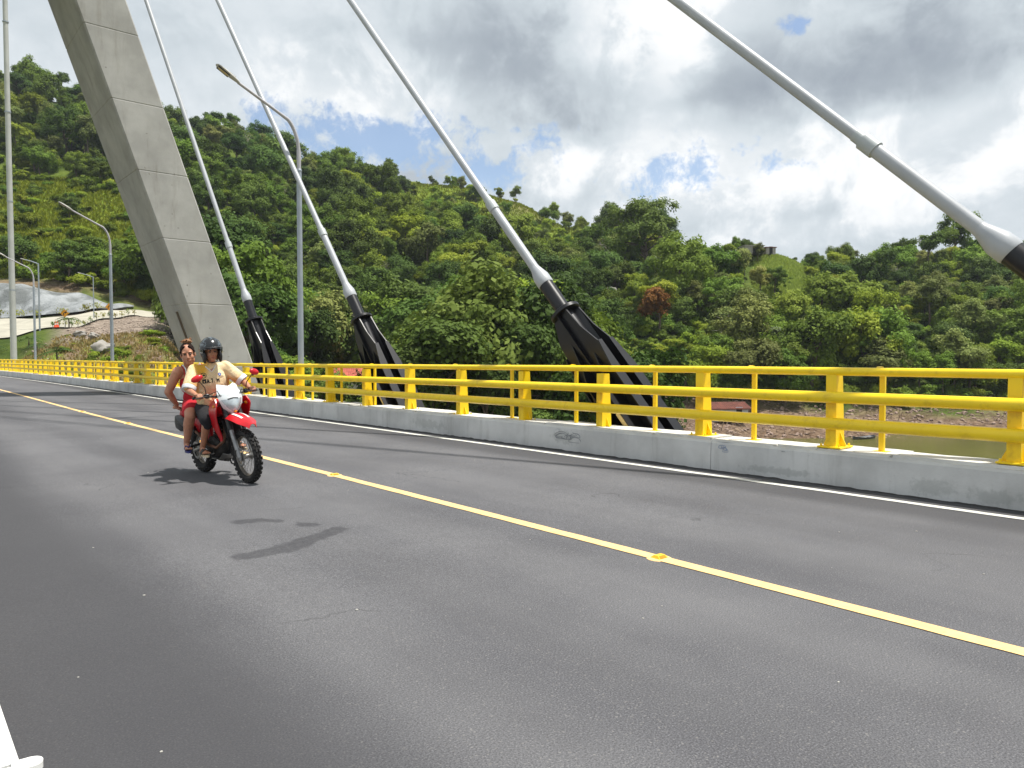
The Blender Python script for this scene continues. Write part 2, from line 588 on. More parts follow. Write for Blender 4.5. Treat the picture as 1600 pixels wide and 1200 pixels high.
M['lamp_dark'] = simple('weathered_arm', S(176, 174, 178), 0.5, 0.15, var=0.1, scale=4)
M['lamp_head'] = simple('grey_lamp_housing', S(176, 174, 168), 0.5, 0.0, var=0.1, scale=6)
M['led'] = simple('lamp_lens', S(196, 178, 128), 0.25, var=0.15, scale=20)
M['amber'] = simple('amber_reflector', S(214, 132, 26), 0.2, var=0.1, scale=30)
M['stud'] = simple('yellow_stud_plastic', S(236, 190, 40), 0.4, var=0.08, scale=30)

# ------------------------------------------------------------------ valley frame and terrain
SY, CY = math.sin(R(40.5)), math.cos(R(40.5))
AXF = np.array([SY, CY]); AXR = np.array([CY, -SY])      # along the valley axis / across it


def W2(q, d):
    """world XY of a point at cross-slope ratio q (lateral/axial) and axial distance d"""
    q = np.asarray(q, dtype=float); d = np.asarray(d, dtype=float)
    x = d * AXF[0] + q * d * AXR[0]
    y = d * AXF[1] + q * d * AXR[1]
    return x, y


_cols = [
    (-2.0, [(30, -14), (60, -3), (90, -.6), (130, 6), (160, 20), (220, 55), (330, 120), (500, 118), (900, 60)]),
    (-0.855, [(50, -13), (66, -2), (78, -.6), (105, -.5), (125, 4), (140, 8), (150, 17), (210, 50), (330, 122), (500, 112), (900, 50)]),
    (-0.693, [(50, -13), (62, -2.0), (80, -.7), (98, .4), (106, 2.6), (112, 4.3), (135, 7.8), (142, 8.8), (150, 15.4), (165, 20), (210, 46), (270, 83), (330, 119), (450, 108), (900, 45)]),
    (-0.589, [(55, -12), (64, -2), (80, .3), (95, 2.9), (108, 4.9), (122, 6.3), (140, 9.2), (144, 9.8), (152, 14.3), (160, 18), (210, 45), (270, 82), (330, 112), (450, 102), (900, 40)]),
    (-0.537, [(55, -12), (66, -2), (82, 1.2), (100, 4.2), (120, 6.4), (132, 8.0), (145, 10.1), (148, 10.7), (155, 13.5), (165, 18), (215, 46), (275, 80), (330, 108), (450, 98), (900, 40)]),
    (-0.485, [(55, -12), (70, -1.5), (85, 2.3), (105, 5), (140, 8.5), (153, 10.4), (165, 15.5), (220, 47), (280, 80), (335, 106), (450, 96), (900, 40)]),
    (-0.407, [(60, -12), (80, -4), (100, -1), (130, 4), (160, 12), (190, 26), (240, 54), (330, 102), (450, 92), (900, 40)]),
    (-0.26, [(65, -12), (90, -7), (120, -4.5), (150, 5), (200, 25), (270, 55), (345, 87), (450, 78), (900, 30)]),
    (-0.087, [(65, -12), (85, -7.5), (118, -6), (140, 1), (200, 21), (280, 52), (365, 82), (470, 70), (900, 25)]),
    (0.0, [(65, -12), (86, -7.8), (118, -6), (140, .5), (200, 19), (280, 47), (365, 79), (470, 66), (900, 20)]),
    (0.087, [(65, -13), (88, -8), (118, -6.2), (140, 0), (200, 17), (280, 42), (365, 68), (470, 55), (900, 15)]),
    (0.173, [(70, -13.5), (92, -9), (120, -7), (145, 0), (180, 13), (220, 26), (300, 45), (365, 62), (470, 50), (900, 10)]),
    (0.26, [(80, -13.5), (100, -10), (125, -8), (150, -1), (180, 11), (220, 28.5), (260, 30), (365, 34), (900, 8)]),
    (0.346, [(90, -13.5), (110, -11.3), (130, -8), (150, -1), (180, 11), (212, 28.5), (226, 29), (300, 22), (900, 8)]),
    (0.433, [(95, -14), (114, -11.3), (132, -8), (150, -2), (190, 12), (235, 29), (300, 23), (900, 8)]),
    (0.563, [(100, -14), (118, -11.3), (136, -8), (155, -1), (190, 12), (245, 33), (320, 25), (900, 8)]),
    (0.693, [(105, -14), (122, -11.3), (140, -8), (160, 0), (195, 13), (245, 31), (320, 23), (900, 8)]),
    (1.2, [(105, -14), (122, -11.3), (140, -8), (160, 0), (195, 13), (245, 31), (320, 23), (900, 8)]),
    (2.6, [(105, -14), (122, -11.3), (140, -8), (160, 0), (195, 13), (245, 31), (320, 23), (900, 8)]),
]
_cq = np.array([c[0] for c in _cols])
WATER_Z = -11.0


def ground(q, d):
    q = np.atleast_1d(np.asarray(q, float)); d = np.atleast_1d(np.asarray(d, float))
    q, d = np.broadcast_arrays(q, d)
    prof = np.stack([np.interp(d, [a for a, _ in c[1]], [b for _, b in c[1]]) for c in _cols])
    i = np.clip(np.searchsorted(_cq, q) - 1, 0, len(_cq) - 2)
    t = np.clip((q - _cq[i]) / (_cq[i + 1] - _cq[i]), 0, 1)
    t = t * t * (3 - 2 * t)
    idx = np.arange(q.size)
    pf = prof.reshape(len(_cols), -1)
    z = pf[i.ravel(), idx] * (1 - t.ravel()) + pf[i.ravel() + 1, idx] * t.ravel()
    z = z.reshape(q.shape)
    x, y = W2(q, d)
    amp = np.clip((d - 150) / 80, 0, 1)
    z = z + amp * (2.2 * np.sin(x / 17 + 1.3) * np.sin(y / 21 + .4) + 1.2 * np.sin(x / 7.7 + y / 9.1) + 2.5 * np.sin(x / 41 - y / 33))
    am2 = np.clip((d - 60) / 30, 0, 1) * np.where(d < 155, .22, 0)
    z = z + am2 * (np.sin(x / 2.1 + y / 3.3) + np.sin(x / 3.7 - y / 1.9 + 2) * .7)
    return z


def gpt(q, d, dz=0.0):
    x, y = W2(q, d)
    return Vector((float(x), float(y), float(ground(q, d)[0]) + dz))


def qd_of(x, y):
    d = x * AXF[0] + y * AXF[1]
    return (x * AXR[0] + y * AXR[1]) / d, d


def terrain():
    qs = np.unique(np.concatenate([np.linspace(-2, -.9, 12), np.linspace(-.9, .9, 230), np.linspace(.9, 2.6, 18)]))
    ds = np.concatenate([np.linspace(48, 160, 113), 160 * (900 / 160) ** np.linspace(0.012, 1, 95)])
    Q, D = np.meshgrid(qs, ds)
    Z = ground(Q, D)
    X, Y = W2(Q, D)
    V = np.stack([X, Y, Z], -1).reshape(-1, 3)
    ny, nx = Q.shape
    idx = np.arange(ny * nx).reshape(ny, nx)
    F = np.stack([idx[:-1, :-1], idx[:-1, 1:], idx[1:, 1:], idx[1:, :-1]], -1).reshape(-1, 4)
    m, g, b, out = base_mat('hillside_ground')
    at = g.n('ShaderNodeAttribute'); at.attribute_name = 'cover'
    sp = g.n('ShaderNodeSeparateColor'); g.l(at.outputs['Color'], sp.inputs[0])
    soil, grass, rock = sp.outputs
    tc = g.n('ShaderNodeTexCoord'); P = tc.outputs['Object']
    n1 = g.noise(P, 0.12, 6, 0.65); n2 = g.noise(P, 0.9, 6, 0.7); n3 = g.noise(P, 0.03, 4, 0.6)
    c = g.mix(g.ss(n1, .35, .65), S(56, 72, 28), S(88, 102, 42))          # forest undergrowth
    gc = g.mix(g.ss(n1, .3, .7), S(100, 124, 34), S(136, 152, 56))
    gc = g.mix(g.ss(n2, .5, .7, 0, .6), gc, S(74, 92, 34))
    c = g.mix(g.m('MULTIPLY', grass, g.ss(n2, .15, .45, .5, 1.0)), c, gc)
    sc = g.mix(g.ss(n2, .35, .65), S(84, 66, 52), S(132, 112, 94))
    sc = g.mix(g.ss(n1, .45, .7, 0, .5), sc, S(150, 132, 112))
    c = g.mix(soil, c, sc)
    rc = g.mix(g.ss(n2, .35, .7), S(118, 106, 94), S(160, 147, 135))
    c = g.mix(rock, c, rc)
    g.put(b.inputs['Base Color'], c)
    b.inputs['Roughness'].default_value = .95
    b.inputs['Specular IOR Level'].default_value = .1
    bp = g.n('ShaderNodeBump'); bp.inputs['Strength'].default_value = .8; bp.inputs['Distance'].default_value = .4
    g.l(g.noise(P, 1.6, 6, .7), bp.inputs['Height']); g.l(bp.outputs[0], b.inputs['Normal'])
    me = npmesh('terrain', V, F, [m], smooth=True)
    # cover classes
    q = Q.ravel(); d = D.ravel()
    sm = lambda x, a, b_: np.clip((x - a) / (b_ - a), 0, 1)
    soil = np.zeros_like(q); grass = np.zeros_like(q); rock = np.zeros_like(q)
    band = (1 - sm(d, 128, 138 + 6 * np.sin(q * 40))) * sm(q, -.40, -.30)                 # shore bank and terrace
    soil = np.maximum(soil, band)
    soil = np.maximum(soil, np.where((q > -.62) & (q < -.36), np.exp(-((d - 161) / 5) ** 2) * .95, 0))   # cut above the road
    soil = np.maximum(soil, np.where((q > -.9) & (q <= -.58), np.exp(-((d - 156) / 4) ** 2) * .9, 0))
    soil = np.maximum(soil, np.exp(-((q - .015) / .04) ** 2 - ((d - 352) / 16) ** 2) * .8)     # bare patch on the ridge
    soil = np.maximum(soil, np.exp(-((q + .385) / .02) ** 2 - ((d - 196) / 10) ** 2))
    soil = np.maximum(soil, np.exp(-((q - .42) / .03) ** 2 - ((d - 196) / 6) ** 2) * .6)
    lot = sm(q, -.63, -.60) * (1 - sm(q, -.49, -.43)) * sm(d, 98, 102) * (1 - sm(d, 148, 152))
    rock = np.maximum(rock, lot)
    gr = np.exp(-((q + .60) / .085) ** 4) * sm(d, 170, 185) * (1 - sm(d, 228, 250))            # open grass on the left slope
    grass = np.maximum(grass, gr)
    grass = np.maximum(grass, sm(-q, .37, .42) * sm(d, 155, 163) * (1 - sm(d, 172, 186)) * .8)
    bank_n = np.clip(.5 + .5 * np.sin(q * 75 + d / 4.3) + .35 * np.sin(q * 190 - d / 2.1), 0, 1)
    grass = np.maximum(grass, sm(-q, .36, .40) * (1 - sm(d, 96, 102)) * .7)
    soil = np.maximum(soil, sm(-q, .36, .40) * (1 - sm(d, 100, 106)) * sm(q, -.70, -.60) * bank_n)
    grass = np.maximum(grass, np.exp(-((q - .365) / .036) ** 4) * sm(d, 184, 190) * (1 - sm(d, 222, 232)))
    grass = np.maximum(grass, np.exp(-((q + .01) / .15) ** 4) * sm(d, 255, 275) * .8)
    grass = np.maximum(grass, np.exp(-((q + .33) / .06) ** 2) * sm(d, 165, 172) * (1 - sm(d, 205, 215)) * .9)
    colr = np.stack([soil, grass, rock, np.ones_like(q)], -1).astype(np.float32)
    a = me.color_attributes.new('cover', 'FLOAT_COLOR', 'POINT')
    a.data.foreach_set('color', colr.ravel())
    return tag(link('terrain', me), kind='structure')


terrain()

# water
mw, g, b, out = base_mat('reservoir_water')
tc = g.n('ShaderNodeTexCoord')
g.put(b.inputs['Base Color'], g.mix(g.ss(g.noise(tc.outputs['Object'], .05, 4, .6), .35, .65), S(84, 84, 42), S(100, 98, 52)))
b.inputs['Roughness'].default_value = .18
b.inputs['IOR'].default_value = 1.33
bp = g.n('ShaderNodeBump'); bp.inputs['Strength'].default_value = .25; bp.inputs['Distance'].default_value = .1
g.l(g.noise(tc.outputs['Object'], 1.2, 4, .6), bp.inputs['Height']); g.l(bp.outputs[0], b.inputs['Normal'])
tag(MB().add([(-3000, -3000, WATER_Z), (3000, -3000, WATER_Z), (3000, 3000, WATER_Z), (-3000, 3000, WATER_Z)], [(0, 1, 2, 3)]).build('water', mw), kind='structure')

# ------------------------------------------------------------------ bridge alignment
def sh(y): return -0.00034 * max(0.0, y - 35) ** 2
def dz(y):
    t = min(1, max(0, (y - 2) / 26)); return -0.085 * t * t * (3 - 2 * t)
def al(x, y, z): return (x + sh(y), y, z + dz(y))


X_C, X_W, X_K = 4.585, 8.375, 8.76
Y0, Y1 = -14.0, 97.0
YS = [Y0 + i * 1.0 for i in range(int(Y1 - Y0) + 1)]


def strip(x0, x1, z, name, mat, ya=Y0, yb=Y1, step=1.0, wob=0.0, seed=0):
    rg = random.Random(seed)
    n = int(round((yb - ya) / step)); mb = MB(); vs_ = []
    for i in range(n + 1):
        y = ya + (yb - ya) * i / n
        w = rg.uniform(-wob, wob); w2 = rg.uniform(-wob, wob)
        vs_ += [al(x0 + w, y, z), al(x1 + w2, y, z)]
    fs_ = [(2 * i, 2 * i + 1, 2 * i + 3, 2 * i + 2) for i in range(n)]
    return mb.add(vs_, fs_).build(name, mat)


def extr(profile, name, mat, ys, parent=None):
    """profile in (x,z) swept along the bridge"""
    vs_ = []; n = len(profile)
    for y in ys:
        vs_ += [al(x, y, z) for x, z in profile]
    fs_ = []
    for i in range(len(ys) - 1):
        for k in range(n):
            k2 = (k + 1) % n
            fs_.append((i * n + k, i * n + k2, (i + 1) * n + k2, (i + 1) * n + k))
    fs_.append(tuple(range(n))); fs_.append(tuple((len(ys) - 1) * n + k for k in range(n - 1, -1, -1)))
    return MB().add(vs_, fs_).build(name, mat, parent)


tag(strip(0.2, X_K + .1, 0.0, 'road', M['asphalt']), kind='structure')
tag(extr([(-1.2, -.02), (-1.2, -1.2), (9.55, -1.2), (9.55, -.02)], 'bridge_deck', M['deck'], YS), kind='structure')
tag(strip(X_C - .064, X_C + .064, .005, 'centre_line', M['yellow_line'], step=.25, wob=.004, seed=1), kind='structure')
tag(strip(X_W - .06, X_W + .06, .005, 'edge_line', M['white_line'], step=.25, wob=.008, seed=2), kind='structure')

# pebbles and chips on the asphalt
rg = random.Random(5)
mb = MB()
for i in range(60):
    x = rg.uniform(.6, 8.3); y = 1.5 + 30 * rg.random() ** 1.6
    s = rg.uniform(.004, .012)
    mb.sphere((x + sh(y), y, dz(y) + s * .25), (s, s * rg.uniform(.6, 1.2), s * .4), 5, 3)
tag(mb.build('road_chips', simple('pale_stone_chips', S(160, 158, 152), .8, var=.2)), 'pale stone chips scattered over the asphalt', 'gravel', kind='stuff')

# road studs on the centre line
def road_stud(y, lab):
    t = empty('road_stud', (X_C, y, .005 + dz(y)))
    o = MB()
    vs_ = [(-.055, -.05, .0), (.055, -.05, 0), (.055, .05, 0), (-.055, .05, 0), (-.042, -.02, .024), (.042, -.02, .024), (.042, .02, .024), (-.042, .02, .024)]
    o.add(vs_, [(3, 2, 1, 0), (4, 5, 6, 7), (0, 1, 5, 4), (1, 2, 6, 5), (2, 3, 7, 6), (3, 0, 4, 7)])
    o.build('body', M['stud'], t)
    n = Vector((0, -.62, .78))
    for s in (-1, 1):
        MB().add([(-.04, s * .0475, .004), (.04, s * .0475, .004), (.034, s * .0245, .0225), (-.034, s * .0245, .0225)], [(0, 1, 2, 3) if s < 0 else (3, 2, 1, 0)]).build('reflector', M['amber'], t)
    ring = MB()
    ring.tube([(0, 0, -.004), (0, 0, .003)], [.10, .085], 14)
    ring.build('adhesive_pad', M['yellow_line'], t)
    tag(t, lab, 'road stud', 'raised studs along the centre line')


for i, lab in enumerate(['yellow raised reflector stud on the centre line nearest the viewer', 'yellow raised reflector stud on the centre line just past the front wheel',
                         'yellow raised reflector stud on the centre line hidden behind the motorcycle', 'yellow raised reflector stud on the centre line first beyond the riders',
                         'small far yellow reflector stud, second beyond the riders on the centre line']):
    road_stud(3.6 + 5.42 * i, lab)

# ------------------------------------------------------------------ parapet kerb
kerb = empty('parapet_kerb', (0, 0, 0))
tag(kerb, 'grey concrete kerb wall carrying the yellow railing on the far side of the road', 'kerb')
KT = .41
seams = [-14, -6, .4, 6.0, 11.6, 17.2, 22.8, 28.4, 34, 42, 50, 58, 66, 74, 82, 90, 97]
for a, b_ in zip(seams[:-1], seams[1:]):
    ys = [a + .004] + [y for y in np.arange(math.ceil(a + .3), b_ - .2, 1.0)] + [b_ - .004]
    extr([(X_K + .06, -.3), (X_K, -.004), (X_K + .012, KT - .03), (X_K + .04, KT), (X_K + .78, KT), (X_K + .8, -.3)], 'kerb_section', M['kerb'], ys, kerb)
rg = random.Random(11)
y = -1.0
while y < 40:                                     # uneven mortar skim on top
    L = rg.uniform(.5, 1.5)
    x0 = X_K + rg.uniform(.03, .10); x1 = X_K + rg.uniform(.55, .76)
    h_ = rg.uniform(.012, .034)
    yy = np.linspace(y, y + L, 5)
    vs_ = []; n = len(yy)
    for k, q in enumerate(yy):
        a = x0 + rg.uniform(-.015, .02); c = x1 + rg.uniform(-.03, .02)
        vs_ += [al(a, q, KT - .004), al(a + .012, q, KT + h_), al(c, q, KT + h_ * rg.uniform(.7, 1)), al(c, q, KT - .004)]
    fs_ = []
    for k in range(n - 1):
        for j in range(3):
            fs_.append((k * 4 + j, k * 4 + 4 + j, k * 4 + 5 + j, k * 4 + 1 + j))
    fs_ += [(0, 1, 2, 3), (4 * n - 1, 4 * n - 2, 4 * n - 3, 4 * n - 4)]
    MB().add(vs_, fs_).build('mortar_slab', M['mortar'], kerb)
    y += L + rg.uniform(.01, .05)
# asphalt lip against the kerb foot
mb = MB(); vs_ = []
ys = np.arange(-4, 60, .12)
for q in ys:
    w = .02 + .035 * rg.random()
    vs_ += [al(X_K + .03, q, .02 * rg.random() + .008), al(X_K - w, q, .0015)]
mb.add(vs_, [(2 * i, 2 * i + 1, 2 * i + 3, 2 * i + 2) for i in range(len(ys) - 1)])
o = mb.build('asphalt_lip', simple('rough_asphalt_lip', S(60, 59, 58), .95, var=.3, scale=30, bump=.8, bscale=60), kerb)

# graffiti scribbles and smears on the kerb face
def face_pt(y, z): return Vector(al(X_K + .012 * z / KT - .0015, y, z))
def scribble(cx, cy, w, h, n, seed, mat, rad=.004):
    r = random.Random(seed); y0, z0 = cx, cy; mb = MB()
    for k in range(n):
        a0 = r.uniform(0, 6.3); pts = []
        ox, oz = r.uniform(-w, w) * .6, r.uniform(-h, h) * .5
        rr = r.uniform(.3, .8)
        for j in range(14):
            a = a0 + j * .42
            pts.append(face_pt(y0 + ox + w * rr * math.cos(a) * .6, min(KT - .05, max(.04, z0 + oz + h * rr * math.sin(a * 1.0) * (.6 + .4 * math.cos(a * .7))))))
        mb.tube(pts, rad, 4, up=(1, 0, 0))
    mb.build('graffiti_scribble', mat, kerb)


gm1 = simple('faint_grey_marker', S(128, 132, 136), .8, var=.1)
gm2 = simple('faint_blue_marker', S(140, 152, 176), .8, var=.1)
scribble(8.83, 0.224, .34, .11, 9, 3, gm1, .0035)
scribble(5.817, 0.307, .10, .08, 6, 4, gm2, .003)
scribble(4.901, 0.409, .05, .04, 3, 5, gm1, .003)

# ------------------------------------------------------------------ near-side kerb under the viewer
nk = empty('near_kerb', (0, 0, 0))
tag(nk, 'white coated kerb top at the lower left corner of the view', 'kerb')
ZN = .43
for a, b_ in ((-12, 2.44), (2.455, 8.0), (8.02, 14), (14.02, 30), (30.02, 60), (60.02, 97)):
    ys = [a] + list(np.arange(math.ceil(a + .01), b_, 2.0)) + [b_]
    extr([(-.55, -.3), (-.55, ZN), (.26, ZN), (.275, ZN - .015), (.275, -.3)], 'kerb_section', M['white_cap'], ys, nk)
tab = MB()
ol = [(.25, 2.40), (.297, 2.395)] + [(.300 + .024 * math.cos(t), 2.425 + .03 * math.sin(t)) for t in np.linspace(-1.4, 1.4, 9)] + [(.297, 2.457), (.25, 2.46)]
tab.prism(ol, .02, Matrix.Translation((0, 0, ZN - .006)))
tab.build('rounded_tab', M['white_cap'], nk)

# ------------------------------------------------------------------ yellow railing
rail = empty('bridge_railing', (0, 0, 0))
tag(rail, 'yellow steel railing with three pipe rails along the far kerb', 'railing')
XR = X_K + .13
def pipe_run(x, z, r, nm, lo=-8.0, hi=96.0, joint=None):
    ys = list(np.arange(lo, hi + .01, 2.0))
    MB().tube([al(x + rg.uniform(-.004, .004), q, z + rg.uniform(-.004, .004)) for q in ys], r, 16).build(nm, M['yellow'], rail, smooth=50)
pipe_run(XR + .10, 1.392, .051, 'top_rail')
pipe_run(XR, 1.075, .071, 'middle_rail')
pipe_run(XR, .755, .074, 'lower_rail')
# sleeves at pipe joints
for q in (1.35 + 5.9 * k for k in range(6)):
    MB().tube([al(XR, q - .004, 1.075), al(XR, q + .004, 1.075)], .0725, 16).build('pipe_joint', M['yellow'], rail, smooth=50)

def post_meshes():
    # tapered I-section post: two flanges across the bridge and a web, on a plate with gussets
    z0, z1 = KT + .03, 1.345
    p = MB()
    xb0, xb1 = XR + .072, XR + .30      # bottom extent in x
    xt0, xt1 = XR + .072, XR + .235
    w = .066; th = .014
    for (a0, a1, b0, b1) in ((xb0, xb0 + th, xt0, xt0 + th), (xb1 - th, xb1, xt1 - th, xt1)):
        vs_ = [(a0, -w, z0), (a1, -w, z0), (a1, w, z0), (a0, w, z0), (b0, -w, z1), (b1, -w, z1), (b1, w, z1), (b0, w, z1)]
        p.add(vs_, [(3, 2, 1, 0), (4, 5, 6, 7), (0, 1, 5, 4), (1, 2, 6, 5), (2, 3, 7, 6), (3, 0, 4, 7)])
    for yy in (-w + .006, w - .006):
        vs_ = [(xb0 + th, yy - .006, z0), (xb1 - th, yy - .006, z0), (xb1 - th, yy + .006, z0), (xb0 + th, yy + .006, z0), (xt0 + th, yy - .006, z1), (xt1 - th, yy - .006, z1), (xt1 - th, yy + .006, z1), (xt0 + th, yy + .006, z1)]
        p.add(vs_, [(3, 2, 1, 0), (4, 5, 6, 7), (0, 1, 5, 4), (1, 2, 6, 5), (2, 3, 7, 6), (3, 0, 4, 7)])
    post = p.build('post', M['yellow'], rail)
    cx = (xb0 + xb1) / 2
    MB().box((cx, 0, KT + .021), (.34, .30, .022), bevel=.004).build('base_plate', M['yellow'], post)
    for s in (-1, 1):
        Mx = Matrix(((0, 0, 1, cx), (1, 0, 0, 0), (0, 1, 0, 0), (0, 0, 0, 1)))
        MB().prism([(s * w, z0 + .002), (s * (w + .075), z0 + .002), (s * (w + .07), z0 + .03), (s * (w + .02), z0 + .13), (s * w, z0 + .18)][::s], .014, Mx).build('gusset', M['yellow'], post)
    for (bx, by) in ((-.13, -.115), (-.13, .115), (.13, -.115), (.13, .115)):
        MB().tube([(cx + bx, by, KT + .03), (cx + bx, by, KT + .062)], [.017, .012], 6).build('bolt', M['yellow'], post)
    return post


post0 = post_meshes()
posts_y = [2.44 - 1.95 * 3 + 1.95 * i for i in range(52)]
for i, q in enumerate(posts_y):
    o = post0 if i == 0 else copy_tree(post0, rail)
    o.location = (sh(q), q, dz(q)); o.rotation_euler = (rg.uniform(-.006, .006), rg.uniform(-.004, .004), rg.uniform(-.02, .02) * 0)


def baluster_mesh():
    p = MB().box((XR + .275, 0, (KT + 1.40) / 2), (.05, .062, 1.40 - KT - .04), bevel=.005).build('baluster', M['yellow'], rail)
    MB().box((XR + .275, 0, KT + .018), (.15, .17, .014)).build('base_plate', M['yellow'], p)
    MB().prism([(-.05, 1.38), (.03, 1.38), (.03, 1.452), (-.01, 1.458), (-.05, 1.45)], .05, Matrix(((1, 0, 0, XR + .20), (0, 0, -1, 0), (0, 1, 0, 0), (0, 0, 0, 1)))).build('rail_clip', M['yellow'], p)
    MB().tube([(XR + .13, 0, 1.40), (XR + .27, 0, 1.385)], .016, 8).build('bracket', M['yellow'], p)
    return p


bal0 = baluster_mesh()
for i in range(58):
    q = 3.86 - 1.717 * 3 + 1.717 * i
    o = bal0 if i == 0 else copy_tree(bal0, rail)
    o.location = (sh(q), q, dz(q))

# ------------------------------------------------------------------ pylon
def XI(z): return 10.246 - .34 * (z - 3.915)
pyl = empty('bridge_pylon', (X_C, 36, -12))
tag(pyl, 'tall inclined grey concrete pylon leg rising beyond the railing', 'pylon')
def pyl_seg(za, zb, side, name='leg_segment', y0=34.0, y1=37.6, cham=.06):
    """one pour of the leg; side +1 is the leg on the far side of the road"""
    vs_ = []
    def X(x): return x if side > 0 else 2 * X_C - x
    g_ = .018
    rows = [(za, g_), (za + .03, 0), (zb - .03, 0), (zb, g_)]
    for z, ins in rows:
        i0 = XI(z) + ins; i1 = XI(z) + 2.05 - ins; a = y0 + ins; b_ = y1 - ins
        for (x, y) in ((i0 + cham, a), (i1 - cham, a), (i1, a + cham), (i1, b_ - cham), (i1 - cham, b_), (i0 + cham, b_), (i0, b_ - cham), (i0, a + cham)):
            vs_.append((X(x) - X_C, y - 36, z + 12))
    fs_ = []
    for r in range(3):
        for k in range(8):
            k2 = (k + 1) % 8
            q = (r * 8 + k, r * 8 + k2, r * 8 + 8 + k2, r * 8 + 8 + k)
            fs_.append(q if side > 0 else q[::-1])
    fs_ += [tuple(range(7, -1, -1)), tuple(range(24, 32))]
    return MB().add(vs_, fs_).build(name, M['pylon'], pyl)


zj = [-13.0, -4.36, -1.6, 1.16, 3.915, 6.67, 9.43, 12.19, 14.96, 17.7, 20.4]
for side in (1, -1):
    for a, b_ in zip(zj[:-1], zj[1:]):
        pyl_seg(a, b_, side)
for a, b_ in ((17.7, 21.5), (21.5, 24.3), (24.3, 27.1), (27.1, 29.9), (29.9, 32.7), (32.7, 36.5)):
    MB().box((0, -.2, (a + b_) / 2 + 12), (2.4 if a > 18 else 3.0, 3.4, b_ - a - .02), bevel=.05).build('mast_segment', M['pylon'], pyl)
# slot recess and form-tie dimples on the leg's inner face
dkm = simple('dark_recess', S(84, 72, 58), .9, var=.25, scale=6)
def inner_pt(y, z, off=-.012): return Vector((XI(z) + off * 1.0 - X_C, y - 36, z + 12))
sl = MB(); q = [(35.35, 2.2), (35.85, 2.2), (35.85, 3.65), (35.35, 3.65)]
sl.add([inner_pt(a, b_, -.006) for a, b_ in q], [(0, 1, 2, 3)])
sl.build('slot', dkm, pyl)
fr = MB()
for (ya, za, yb, zb) in ((35.35, 2.2, 35.35, 3.65), (35.85, 2.2, 35.85, 3.65), (35.35, 3.65, 35.85, 3.65)):
    fr.tube([inner_pt(ya, za, -.01), inner_pt(yb, zb, -.01)], .03, 4)
fr.build('slot_edge', M['pylon'], pyl)
rg = random.Random(9)
for k in range(16):
    z = rg.uniform(1.5, 15); x = XI(z) + rg.uniform(.15, 1.9)
    MB().sphere((x - X_C, 34 - 36 - .0, z + 12), (rg.uniform(.02, .05), .006, rg.uniform(.02, .045)), 8, 4).build('tie_hole_plug', simple('plug', S(146, 144, 138), .9) if k == 0 else bpy.data.materials['plug'], pyl)

